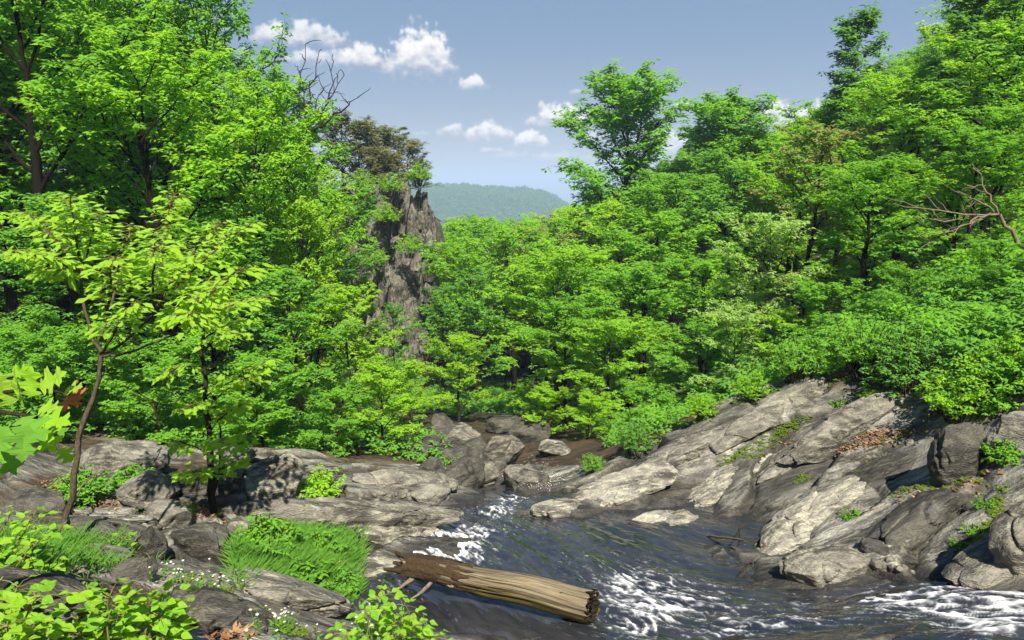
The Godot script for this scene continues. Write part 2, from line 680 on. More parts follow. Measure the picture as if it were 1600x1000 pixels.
# ---------------------------------------------------------------- trees
# kinds: height, crown radius, crown start (share of height), leaf length, tufts per twig row, flatness, two leaf materials, bark
func broadleaf(sd: int, hgt: float, rad: float, start: float, leaf_len: float, limbs: int, dense: float, flat: float, mats: Array, bark: String, trunk_r: float, top_thin := 0.40) -> Dictionary:
	var r := _rng(sd)
	var tr := Buf.new()
	var sway := Vector3(r.randf_range(-0.5, 0.5), 0, r.randf_range(-0.5, 0.5)) * hgt * 0.06
	var spine := curve(Vector3(0, -0.5, 0), Vector3(sway.x, hgt * 0.93, sway.z), Vector3(r.randf_range(-1, 1), 0, r.randf_range(-1, 1)) * hgt * 0.035, 12, r, hgt * 0.008)
	tube(tr, spine, trunk_r * 1.15, trunk_r * 0.12, 8, 0.5)
	var leaves := [Buf.new(), Buf.new()]
	var arms: Array = []
	var az := r.randf() * TAU
	for k in limbs:
		var t := start + (0.97 - start) * pow((k + 0.5) / limbs, 0.9)
		var i := t / 0.93 * 12.0
		i = clampf(i, 0.0, 11.99)
		var from := spine[int(i)].lerp(spine[int(i) + 1], i - int(i))
		var s := (t - start) / (1.0 - start)
		var reach := rad * (0.42 + 0.72 * pow(sin(PI * clampf(0.16 + 0.80 * s, 0, 1)), 0.8)) * r.randf_range(0.72, 1.18)
		if s > 0.7:
			reach *= lerpf(1.0, top_thin, (s - 0.7) / 0.3)
		az += 2.399 + r.randf_range(-0.5, 0.5)
		var rise := lerpf(0.30 + 0.35 * (1.0 - flat), 1.25, s) + r.randf_range(-0.15, 0.25)
		var out := Vector3(cos(az), 0, sin(az))
		var tip := from + out * reach * cos(rise * 0.7) + Vector3(0, reach * sin(rise) * 0.95, 0)
		var arm := Buf.new()
		var path := curve(from, tip, Vector3(0, reach * 0.10, 0) + Vector3(-out.z, 0, out.x) * r.randf_range(-0.16, 0.16) * reach, 8, r, reach * 0.028)
		var ar := maxf(trunk_r * (1.0 - t * 0.75) * 0.55, 0.025)
		tube(arm, path, ar, 0.008, 6, 0.4)
		var subs := int(round((5.0 + reach * 1.5) * dense))
		for q in subs:
			var st := lerpf(0.22, 1.0, (q + r.randf()) / subs)
			var pi := clampf(st * 8.0, 0.0, 7.99)
			var sp := path[int(pi)].lerp(path[int(pi) + 1], pi - int(pi))
			var sgn := 1.0 if q % 2 == 0 else -1.0
			var along := (path[int(pi) + 1] - path[int(pi)]).normalized()
			var side := Vector3(-out.z, 0, out.x) * sgn
			var sl := reach * r.randf_range(0.24, 0.46) * (1.15 - 0.6 * st)
			var dir := (side * r.randf_range(0.5, 1.0) + along * r.randf_range(0.4, 1.0) + Vector3(0, r.randf_range(-0.35, 0.75) * (1.3 - flat), 0)).normalized()
			var sub := curve(sp, sp + dir * sl, Vector3(0, sl * 0.08, 0), 4, r, sl * 0.05)
			tube(arm, sub, ar * 0.32, 0.004, 4)
			var tufts := maxi(2, int(round(sl / (leaf_len * 1.9) * dense)))
			for w in tufts + 1:
				var wt := float(w + r.randf() * 0.6) / (tufts + 0.6)
				var wi := clampf(wt * 4.0, 0.0, 3.99)
				var c := sub[int(wi)].lerp(sub[int(wi) + 1], wi - int(wi))
				var sprout := Vector3(r.randf_range(-1, 1), r.randf_range(-0.8, 1.0) * (1.4 - flat), r.randf_range(-1, 1)).normalized() * leaf_len * r.randf_range(0.4, 2.0)
				tuft(leaves[0 if r.randf() < 0.62 else 1], c + sprout, dir, leaf_len, r, 7 + r.randi() % 5)
		arms.append(solid(arm))
	var high := 0.0
	for b in leaves:
		for p in b.v:
			high = maxf(high, p.y)
	return {"trunk": solid(tr), "limbs": arms, "crown": solids(leaves, [M[mats[0]], M[mats[1]]]), "h": high, "bark": M[bark]}

# a whorl of drooping leaves at a shoot's tip
func tuft(b: Buf, c: Vector3, dir: Vector3, L: float, r: RandomNumberGenerator, n: int) -> void:
	var a0 := r.randf() * TAU
	var lean := dir * 0.35
	for k in n:
		var a := a0 + TAU * k / n + r.randf_range(-0.35, 0.35)
		var out := (Vector3(cos(a), r.randf_range(-0.55, 0.30), sin(a)) + lean).normalized()
		var ll := L * r.randf_range(0.7, 1.25)
		leaf(b, c + out * L * 0.18 + Vector3(0, r.randf_range(-0.3, 0.3) * L, 0), out, Vector3(r.randf_range(-0.35, 0.35), 1, r.randf_range(-0.35, 0.35)), ll, ll * r.randf_range(0.46, 0.62), r.randf_range(0.05, 0.45))

func pine(sd: int, hgt: float, rad: float, mats: Array) -> Dictionary:
	var r := _rng(sd)
	var tr := Buf.new()
	var spine := curve(Vector3(0, -0.5, 0), Vector3(r.randf_range(-0.4, 0.4), hgt, r.randf_range(-0.4, 0.4)), Vector3(r.randf_range(-0.3, 0.3), 0, 0.1), 10, r, hgt * 0.01)
	tube(tr, spine, hgt * 0.018, 0.01, 7, 0.4)
	var leaves := [Buf.new(), Buf.new()]
	var arms: Array = []
	for k in 30:
		var t := lerpf(0.14, 0.99, k / 29.0)
		var i := clampf(t * 10.0, 0.0, 9.99)
		var from := spine[int(i)].lerp(spine[int(i) + 1], i - int(i))
		var reach := rad * (1.08 - t) * r.randf_range(0.65, 1.25) + 0.12 * rad
		var az := k * 2.399 + r.randf_range(-0.4, 0.4)
		var out := Vector3(cos(az), r.randf_range(0.0, 0.35), sin(az)).normalized()
		var path := curve(from, from + out * reach, Vector3(0, -reach * 0.06, 0), 6, r, reach * 0.03)
		var arm := Buf.new()
		tube(arm, path, hgt * 0.005, 0.006, 5)
		for q in 10:
			var st := lerpf(0.2, 1.0, q / 9.0)
			var pi := clampf(st * 6.0, 0.0, 5.99)
			var sp := path[int(pi)].lerp(path[int(pi) + 1], pi - int(pi))
			var side := Vector3(-out.z, r.randf_range(-0.1, 0.5), out.x) * (1.0 if q % 2 == 0 else -1.0)
			var dir := (side + out * 0.8).normalized()
			var sl := reach * 0.42 * (1.2 - 0.7 * st)
			tube(arm, PackedVector3Array([sp, sp + dir * sl]), 0.012, 0.004, 3)
			for w in 8:
				var c := sp + dir * sl * (w + r.randf()) / 8.0
				for e in 5:
					var d2 := (Vector3(r.randf_range(-1, 1), r.randf_range(-0.3, 1), r.randf_range(-1, 1)) + dir).normalized()
					leaf(leaves[0 if r.randf() < 0.6 else 1], c, d2, Vector3(0.1, 1, 0.2), r.randf_range(0.12, 0.26), 0.022, 0.1)
		arms.append(solid(arm))
	return {"trunk": solid(tr), "limbs": arms, "crown": solids(leaves, [M[mats[0]], M[mats[1]]]), "h": hgt, "bark": M.bark_dark}

func bush(sd: int, hgt: float, rad: float, leaf_len: float, stems: int, mats: Array, tufts := 5) -> Dictionary:
	var r := _rng(sd)
	var wood := Buf.new()
	var leaves := [Buf.new(), Buf.new()]
	for k in stems:
		var az := k * 2.399 + r.randf_range(-0.5, 0.5)
		var sp := sqrt((k + 0.5) / stems)
		var top := Vector3(cos(az) * rad * sp, hgt * (1.0 - 0.55 * sp * sp) * r.randf_range(0.65, 1.05), sin(az) * rad * sp)
		var foot := Vector3(cos(az), 0, sin(az)) * rad * 0.25 * sp + Vector3(0, -0.12, 0)
		var path := curve(foot, top, Vector3(0, hgt * 0.1, 0), 5, r, hgt * 0.02)
		tube(wood, path, 0.012, 0.004, 4)
		for q in tufts:
			var t := lerpf(0.35, 1.0, (q + r.randf()) / tufts)
			var i := clampf(t * 5.0, 0.0, 4.99)
			var c := path[int(i)].lerp(path[int(i) + 1], i - int(i)) + Vector3(r.randf_range(-1, 1), r.randf_range(-0.4, 0.4), r.randf_range(-1, 1)) * leaf_len * 1.8
			tuft(leaves[0 if r.randf() < 0.6 else 1], c, Vector3(cos(az), 0.2, sin(az)), leaf_len, r, 6 + r.randi() % 4)
	return {"trunk": solid(wood), "limbs": [], "crown": solids(leaves, [M[mats[0]], M[mats[1]]]), "h": hgt, "bark": M.bark}

func plant_at(proto: Dictionary, called: String, where: Vector3, tall: float, wide: float, turn: float, label: String, category: String, group := "", with_limbs := true) -> Node3D:
	var o := thing(called, label, category, where, turn, group)
	var s := tall / float(proto.h)
	o.scale = Vector3(s * wide, s, s * wide)
	piece("stem" if (proto.limbs as Array).is_empty() else "trunk", proto.trunk, proto.bark, o)
	if with_limbs:
		for l in proto.limbs:
			piece("limb", l, proto.bark, o)
	piece("foliage" if (proto.limbs as Array).is_empty() else "crown", proto.crown, null, o)
	return o

# ---------------------------------------------------------------- ground and water
func survey() -> void:
	var a: Array = []
	var put := func(p: Vector3) -> void: a.append(Vector3(p.x, p.y, -p.z))
	# near bank, by picture position and distance
	for k in [[0, 1000, 3.2], [300, 1000, 3.9], [0, 900, 4.6], [100, 930, 4.8], [300, 900, 6.2], [430, 960, 5.7], [500, 975, 6.2], [200, 850, 7.2], [330, 860, 7.5], [0, 800, 8.0],
			[330, 800, 8.8], [180, 790, 9.0], [470, 870, 7.9], [555, 850, 8.45], [430, 790, 9.3], [600, 772, 10.3], [690, 752, 11.6], [250, 720, 11.5], [100, 700, 11.5], [0, 690, 12.0], [500, 725, 12.6],
			# the slab across the water
			[1050, 690, 11.7], [950, 735, 11.7], [1130, 640, 11.75], [1250, 610, 11.4], [1330, 600, 11.1], [1400, 640, 10.2], [1300, 700, 10.1], [1200, 730, 10.3], [1250, 790, 8.97], [1400, 750, 8.8], [1400, 830, 7.8],
			[1500, 700, 8.7], [1600, 650, 8.35], [1550, 800, 7.26], [1600, 850, 6.6],
			# the gorge past the lip
			[790, 722, 17.0], [700, 705, 18.0], [720, 735, 14.5], [880, 690, 18.0], [640, 690, 17.0]]:
		put.call(P(k[0], k[1], k[2]))
	for k in [[900, 762, -4.92], [1000, 778, -4.48], [1150, 785, -4.33], [1200, 800, -4.22], [1165, 850, -4.16], [1235, 897, -4.05], [1400, 893, -3.82], [1450, 885, -3.75], [1600, 880, -3.35]]:
		put.call(Y(k[0], k[1], k[2]))
	# under the water
	var wet := [[560, 920, -4.36], [700, 880, -4.38], [800, 1000, -4.26], [1000, 1000, -4.16], [1300, 960, -3.92], [1600, 930, -3.56], [1100, 900, -4.32], [1200, 870, -4.34], [900, 850, -4.48], [1000, 805, -4.62], [1120, 805, -4.52],
			[800, 800, -4.74], [700, 815, -4.64], [850, 768, -5.02], [780, 775, -4.92], [1600, 1000, -3.38]]
	for k in wet:
		put.call(Y(k[0], k[1], k[2] - 0.06))
	for k in [[0, 1.7, 1.0], [-2, -1.7, 2], [2, -2.6, 3], [5, -2.9, 4.5], [-5, -1.7, 3], [-8, -2.2, 8], [8.5, -1.2, 8], [9, -1.7, 11.5], [8, -2.6, 14], [14, 0.2, 14], [4.5, -5.0, 15], [2.5, -7.4, 20], [0, -7.8, 21], [0, -10, 30], [2, -13, 45], [4, -17.5, 70],
			[15, -2, 25], [25, 3, 25], [11, -6.5, 33], [25, -1, 45], [42, 5, 60], [15, -9, 60], [-6, -6.5, 18], [-10, -4.6, 16], [-15, -2, 14], [-11, -6.2, 28], [-22, 0, 30], [-5, -11, 35], [-34, 4, 42], [-8, -11.5, 46], [-3, -15, 55],
			[60, 4, 150], [27, -9, 150], [6, -30, 150], [-20, -18, 150], [-70, 3, 90], [80, 10, 90], [-12, -13, 80], [20, -12, 95], [40, 0, 110]]:
		a.append(Vector3(k[0], k[1] if k[0] != 0 or k[2] != 1.0 else -1.75, k[2]))
	land.fit(a)
	var w: Array = []
	for k in wet:
		var p := Y(k[0], k[1], k[2] + 0.10)
		w.append(Vector3(p.x, p.y, -p.z))
	for k in [[480, 1010, -4.22], [840, 752, -5.25], [815, 738, -5.9], [830, 715, -7.1], [1480, 905, -3.72]]:
		var p := Y(k[0], k[1], k[2])
		w.append(Vector3(p.x, p.y, -p.z))
	level.fit(w)
	for k in [[470, 1050, -4.2], [470, 960, -4.25], [545, 895, -4.3], [590, 868, -4.36], [615, 835, -4.45], [655, 798, -4.65], [735, 768, -4.85], [790, 753, -5.1], [797, 735, -5.9], [812, 708, -7.2], [850, 708, -7.2], [870, 735, -5.8], [905, 757, -4.95],
			[940, 762, -4.7], [1000, 772, -4.5], [1150, 780, -4.4], [1215, 800, -4.25], [1175, 850, -4.2], [1240, 896, -4.1], [1400, 888, -3.85], [1470, 878, -3.75], [1640, 872, -3.4], [1760, 930, -3.2], [1760, 1090, -3.2], [900, 1090, -4.1]]:
		var p := Y(k[0], k[1], k[2])
		stream.append(Vector2(p.x, -p.z))

func sheet(x0: float, x1: float, z0: float, z1: float, nx: int, nz: int, height: Callable, tint: Callable, keep: Callable) -> ArrayMesh:
	var b := Buf.new()
	for j in nz + 1:
		for i in nx + 1:
			var x := lerpf(x0, x1, float(i) / nx)
			var z := lerpf(z0, z1, float(j) / nz)
			var y: float = height.call(x, z)
			b.v.append(Vector3(x, y, -z))
			b.c.append(tint.call(x, z, y))
	for j in nz:
		for i in nx:
			if not keep.call(lerpf(x0, x1, (i + 0.5) / nx), lerpf(z0, z1, (j + 0.5) / nz)):
				continue
			var k := j * (nx + 1) + i
			b.i.append_array([k, k + nx + 1, k + 1, k + 1, k + nx + 1, k + nx + 2])
	return solid(b)

func build_ground() -> void:
	var all := func(_x: float, _z: float) -> bool: return true
	var stored := func(x: float, z: float) -> float:
		return grid[int(round((z - GZ0) / (GZ1 - GZ0) * GN)) * (GN + 1) + int(round((x - GX0) / (GX1 - GX0) * GN))]
	var near_tint := func(x: float, z: float, y: float) -> Color:
		var k := bare(x, z)
		var n := n_fbm.get_noise_2d(x * 9.0 + 500.0, z * 9.0)
		var c := Color(0.50, 0.50, 0.485) * (1.0 + 0.40 * n)
		# darker weathering runs and the dark line where water stands
		var stain := smooth(0.02, 0.30, n_fbm.get_noise_2d((x * 0.94 + z * 0.34) * 4.0, (z * 0.94 - x * 0.34) * 15.0 + 900.0))
		c = c.lerp(Color(0.15, 0.148, 0.145), stain * 0.85)
		# every plate has weathered to a tone of its own; soil and moss lie in the open joints
		var jt := joints(x, z)
		c *= 1.0 + 0.38 * n_cell.get_noise_2d(jt.x, jt.y)
		c = c.lerp(Color(0.055, 0.05, 0.035), 0.85 * smooth(0.10, 0.03, n_edge.get_noise_2d(jt.x, jt.y) + 1.0))
		if z > 4.0 and z < 16.0:
			var above := y - water_level(x, z)
			if x > -2.6 and absf(above) < 1.0:
				c = c.lerp(Color(0.11, 0.11, 0.11), smooth(0.13, 0.03, above + 0.04 * n))
		var soil := Color(0.16, 0.105, 0.065) * (1.0 + 0.5 * n)
		var dirt := smooth(0.10, 0.35, n_warp.get_noise_2d(x * 11.0, z * 11.0)) * smooth(-1.2, -2.6, x)
		c = c.lerp(soil, maxf(1.0 - k, dirt * 0.8))
		c.a = 1.0
		return c
	structure("rock_ledge", sheet(GX0, GX1, GZ0, GZ1, GN, GN, stored, near_tint, all), M.ground)
	var far_tint := func(x: float, z: float, _y: float) -> Color:
		return Color(0.10, 0.085, 0.045) * (1.0 + 0.5 * n_fbm.get_noise_2d(x * 4.0, z * 4.0))
	var sunk := func(x: float, z: float) -> float:
		return H(x, z) - (0.9 if x > -9.2 and x < 9.8 and z < 19.2 else 0.0)
	structure("forest_floor", sheet(-160, 170, -20, 420, 150, 200, sunk, far_tint, all), M.hill)

const FOAM := [[690, 858, -4.45, 0.6, 1.2], [735, 838, -4.52, 0.5, 0.85], [780, 805, -4.7, 0.45, 1.2], [800, 785, -4.85, 0.4, 1.1], [650, 870, -4.4, 0.4, 1.1], [845, 766, -5.0, 0.35, 1.3], [870, 757, -5.1, 0.4, 1.5], [720, 880, -4.36, 0.45, 0.7], [655, 880, -4.36, 0.3, 0.6], [825, 830, -4.55, 0.45, 0.45], [900, 880, -4.4, 0.5, 0.35],
	[1000, 905, -4.3, 0.5, 0.75], [960, 930, -4.25, 0.45, 0.75], [1040, 960, -4.15, 0.45, 0.9], [1090, 930, -4.2, 0.4, 0.8], [980, 990, -4.15, 0.4, 0.85], [1150, 990, -4.0, 0.45, 0.8], [1200, 960, -3.98, 0.4, 0.45], [1300, 985, -3.85, 0.4, 0.6], [1240, 930, -3.98, 0.5, 0.35], [1380, 925, -3.8, 0.4, 0.5], [1400, 960, -3.8, 0.4, 0.85], [1500, 930, -3.65, 0.4, 0.85], [1520, 985, -3.5, 0.5, 0.85], [1600, 960, -3.45, 0.5, 0.85], [1600, 920, -3.52, 0.35, 0.85],
	[930, 800, -4.66, 0.3, 0.4], [985, 785, -4.6, 0.3, 0.35], [1130, 865, -4.27, 0.35, 0.25], [630, 920, -4.34, 0.35, 0.55], [580, 950, -4.3, 0.3, 0.55], [830, 725, -6.4, 0.5, 0.9], [560, 985, -4.26, 0.4, 0.6]]
var foam_at: Array = []

var foam_grid := PackedFloat32Array()

func foam_share(x: float, z: float) -> float:
	var ci := clampf((x + 3.2) / 10.0 * 160.0, 0.0, 159.9)
	var cj := clampf((z - 4.6) / 14.8 * 200.0, 0.0, 199.9)
	var k := int(cj) * 161 + int(ci)
	return lerpf(lerpf(foam_grid[k], foam_grid[k + 1], ci - int(ci)), lerpf(foam_grid[k + 161], foam_grid[k + 162], ci - int(ci)), cj - int(cj))

func foam_sum(x: float, z: float) -> float:
	var s := 0.0
	for f in foam_at:
		var d2: float = ((x - f[0]) * (x - f[0]) + (z - f[1]) * (z - f[1])) / (f[2] * f[2])
		if d2 < 6.0:
			s += f[3] * exp(-d2 * 1.3)
	return minf(s, 1.3)

# coordinates (along, across) the current
func along(x: float, z: float) -> Vector2:
	var k := smooth(-1.5, 4.5, x - (z - 6.8) * 0.5)
	x -= 1.3
	z -= 6.9
	var a := Vector2(-x * 0.45 + z * 0.89, x * 0.89 + z * 0.45)
	var c := Vector2(-x * 0.80 + z * 0.60, x * 0.60 + z * 0.80)
	return a.lerp(c, k)

var lace := FastNoiseLite.new()

# share of white bubbles on the water at a place
func foam_cover(s: Vector2, x: float, z: float, fs: float, fine: float) -> float:
	var wx := n_warp.get_noise_2d(x * 22.0, z * 22.0)
	var rid := lace.get_noise_2d(s.x * 2.2 + wx * 0.8, s.y * 7.5 - wx * 1.1)
	var grain := n_fine.get_noise_2d(s.x * 170.0 - wx * 20.0, s.y * 300.0 + wx * 30.0)
	var fo := smooth(0.70, 1.40, fs * 0.70 + rid * 0.62 + fine * 0.42 + grain * 0.22)
	# thin threads drawn out along the current
	var thread := lace.get_noise_2d(s.x * 0.9 + 40.0, s.y * 9.0 + wx * 0.7)
	return maxf(fo, 0.62 * smooth(0.62, 0.95, thread * 0.8 + grain * 0.35 + fs * 0.22) * smooth(-0.10, 0.35, fs + 0.3 * wx + 0.06))

func build_water() -> void:
	for f in FOAM:
		var p := Y(f[0], f[1], f[2])
		foam_at.append([p.x, -p.z, f[3], f[4]])
	foam_grid.resize(161 * 201)
	for j in 201:
		for i in 161:
			foam_grid[j * 161 + i] = foam_sum(-3.2 + i / 16.0, 4.6 + j * 0.074)
	var x0 := -3.2
	var x1 := 6.8
	var z0 := 4.6
	var z1 := 19.4
	var side := 1024
	var col := PackedByteArray()
	col.resize(side * side * 3)
	var rgh := PackedByteArray()
	rgh.resize(side * side)
	_noise(lace, 71, 1.0, 4)
	lace.fractal_type = FastNoiseLite.FRACTAL_RIDGED
	for j in side:
		var z := lerpf(z0, z1, (j + 0.5) / side)
		for i in side:
			var x := lerpf(x0, x1, (i + 0.5) / side)
			var k := j * side + i
			if not Geometry2D.is_point_in_polygon(Vector2(x, z), stream):
				rgh[k] = 30
				continue
			var s := along(x, z)
			var fine := n_fine.get_noise_2d(s.x * 55.0, s.y * 170.0)
			var fo := foam_cover(s, x, z, foam_share(x, z), fine)
			# the bed seen through the water: brown-grey rock with dark weed
			var bed := 0.5 + 0.5 * n_fbm.get_noise_2d(s.x * 9.0, s.y * 24.0) + 0.25 * fine
			var r := lerpf(0.075, 0.225, bed)
			var g := lerpf(0.088, 0.225, bed)
			var b := lerpf(0.112, 0.235, bed)
			r = lerpf(r, 0.90, fo); g = lerpf(g, 0.91, fo); b = lerpf(b, 0.93, fo)
			col[k * 3] = int(clampf(r, 0, 1) * 255)
			col[k * 3 + 1] = int(clampf(g, 0, 1) * 255)
			col[k * 3 + 2] = int(clampf(b, 0, 1) * 255)
			rgh[k] = int(clampf(lerpf(0.07, 0.65, fo), 0, 1) * 255)
	var m := matte(Color.WHITE, 1.0, 0.5)
	m.albedo_texture = picture(side, col)
	m.roughness_texture = picture(side, rgh, Image.FORMAT_L8)
	m.texture_repeat = false
	var nx := 400
	var nz := 560
	var bf := Buf.new()
	for j in nz + 1:
		var z := lerpf(z0, z1, float(j) / nz)
		for i in nx + 1:
			var x := lerpf(x0, x1, float(i) / nx)
			var p := Vector3(x, -9.0, -z)
			if Geometry2D.is_point_in_polygon(Vector2(x, z), stream):
				var s := along(x, z)
				var fs := foam_share(x, z)
				p.y = water_level(x, z)
				p.y += (0.020 + 0.035 * fs) * n_warp.get_noise_2d(s.x * 16.0, s.y * 34.0)
				p.y += (0.010 + 0.018 * fs) * n_fine.get_noise_2d(s.x * 28.0, s.y * 100.0)
				p.y += 0.006 * n_fine.get_noise_2d(s.x * 100.0, s.y * 210.0)
				if fs > 0.12:
					p.y += 0.022 * foam_cover(s, x, z, fs, n_fine.get_noise_2d(s.x * 55.0, s.y * 170.0))
			bf.v.append(p)
			bf.uv.append(Vector2((x - x0) / (x1 - x0), (z - z0) / (z1 - z0)))
	for j in nz:
		for i in nx:
			var k := j * (nx + 1) + i
			if bf.v[k].y < -8.5 or bf.v[k + 1].y < -8.5 or bf.v[k + nx + 1].y < -8.5 or bf.v[k + nx + 2].y < -8.5:
				continue
			bf.i.append_array([k, k + nx + 1, k + 1, k + 1, k + nx + 1, k + nx + 2])
	structure("stream_water", solid(bf), m)
	# white drops thrown up where the sheet breaks at the lip and along the near fall
	var r := _rng(88)
	var drops: Array = []
	for k in 900:
		var f: Array = foam_at[[5, 6, 6][k % 3]]
		var x: float = f[0] + r.randfn() * f[2] * 0.42
		var z: float = f[1] + r.randfn() * f[2] * 0.42
		if not Geometry2D.is_point_in_polygon(Vector2(x, z), stream):
			continue
		var up := absf(r.randfn()) * 0.08
		drops.append(Transform3D(Basis().scaled(Vector3.ONE * r.randf_range(0.4, 1.1)), XZ(x, water_level(x, z) + up + 0.01, z)))
	var sp := SphereMesh.new()
	sp.radius = 0.004
	sp.height = 0.011
	sp.radial_segments = 6
	sp.rings = 3
	var o := scatter("water_spray", sp, matte(Color(0.93, 0.94, 0.96), 0.3), drops)
	tag(o, "white spray where the stream breaks over the rock lip", "spray")

func build_far() -> void:
	# wooded ridge beyond the valley, then the plain with low rises out to the horizon
	var ridge := func(x: float, z: float) -> float:
		var crest := -18.0 - 5.0 * smooth(-117.0, 0.0, x) - 0.0035 * maxf(0.0, x) ** 2 - 0.0002 * maxf(0.0, -x - 150.0) ** 2 + n_fbm.get_noise_2d(x * 0.16, 40.0) * 5.0
		crest = maxf(crest, -150.0)
		var t := (z - 1200.0) / 420.0
		return lerpf(-150.0, crest, exp(-t * t * 2.2)) + n_fbm.get_noise_2d(x * 0.25, z * 0.25) * 5.0
	var green := func(x: float, z: float, _y: float) -> Color:
		return Color(0.10, 0.17, 0.06) * (1.0 + 0.6 * n_fbm.get_noise_2d(x * 0.3, z * 0.3))
	var all := func(_x: float, _z: float) -> bool: return true
	structure("wooded_ridge", sheet(-700, 700, 620, 1900, 160, 120, ridge, green, all), M.hill)
	var spots: Array = []
	var r := _rng(91)
	for k in 9000:
		var x := r.randf_range(-260.0, 330.0)
		var z := r.randf_range(840.0, 1260.0)
		var s := r.randf_range(0.75, 1.35)
		spots.append(Transform3D(Basis(Vector3.UP, r.randf() * TAU).scaled(Vector3(s, s * r.randf_range(0.9, 1.3), s)), XZ(x, float(ridge.call(x, z)), z)))
	var o := scatter("ridge_forest", far_crown(3, 9.0, 4.6, 90, 2.1), M.far_leaf, spots)
	tag(o, "hazy green forest covering the distant ridge", "forest")
	var plain := func(x: float, z: float) -> float:
		return -150.0 + maxf(0.0, n_fbm.get_noise_2d(x * 0.006 + 60.0, z * 0.013)) * 170.0 * smooth(2500.0, 9000.0, z)
	structure("far_plain", sheet(-26000, 26000, 1500, 42000, 130, 160, plain, green, all), M.plain_far)

# a far tree's crown as loose leaf clumps
func far_crown(sd: int, hgt: float, rad: float, n: int, size: float) -> ArrayMesh:
	var r := _rng(sd)
	var b := Buf.new()
	for k in n:
		var y := pow(r.randf(), 0.8)
		var rr := rad * sqrt(maxf(0.02, sin(PI * clampf(0.12 + 0.84 * y, 0, 1)))) * sqrt(r.randf_range(0.25, 1.0))
		var a := r.randf() * TAU
		var p := Vector3(cos(a) * rr, hgt * (0.12 + 0.86 * y), sin(a) * rr)
		var d := Vector3(cos(a + r.randf_range(-1, 1)), r.randf_range(-0.4, 0.3), sin(a + r.randf_range(-1, 1))).normalized()
		leaf(b, p - d * size * 0.4, d, Vector3(r.randf_range(-0.5, 0.5), 1, r.randf_range(-0.5, 0.5)), size * r.randf_range(0.7, 1.3), size * 0.7, 0.2)
	return solid(b, false)

# ---------------------------------------------------------------- rocks, log, sticks
# u, v: middle of the foot in the picture; w, h in pixels there; deep: depth over width; turn, pitch, roll in degrees; sunk: share below ground
func rock_at(sd: int, u: float, v: float, w: float, h: float, deep: float, turn: float, pitch: float, roll: float, mat: String, label: String, called := "boulder", cuts := 11, n := 16, sunk := 0.3, boxy := 4.0, group := "", category := "boulder") -> void:
	var p := hit(u, v)
	var d := (-p.z * CP - p.y * SP)
	var k := d / F
	var size := Vector3(w * k, h * k / (1.0 - sunk), w * k * deep)
	var o := piece(called, rock_mesh(sd, size, cuts, n, boxy), M[mat])
	tag(o, label, category, group)
	o.position = p + Vector3(0, h * k * 0.5 - size.y * sunk * 0.5, -size.z * 0.22)
	o.rotation_degrees = Vector3(pitch, turn, roll)
	if called == "rock_slab" or called == "rock_outcrop":
		# bedded with the ground it lies on
		var g := Vector3(base(p.x - 0.4, -p.z) - base(p.x + 0.4, -p.z), 0.8, base(p.x, -p.z + 0.4) - base(p.x, -p.z - 0.4)).normalized()
		o.basis = Basis(Quaternion(Vector3.UP, Vector3.UP.lerp(g, 0.85).normalized())) * Basis.from_euler(Vector3(deg_to_rad(pitch), deg_to_rad(turn), deg_to_rad(roll * 0.3)))

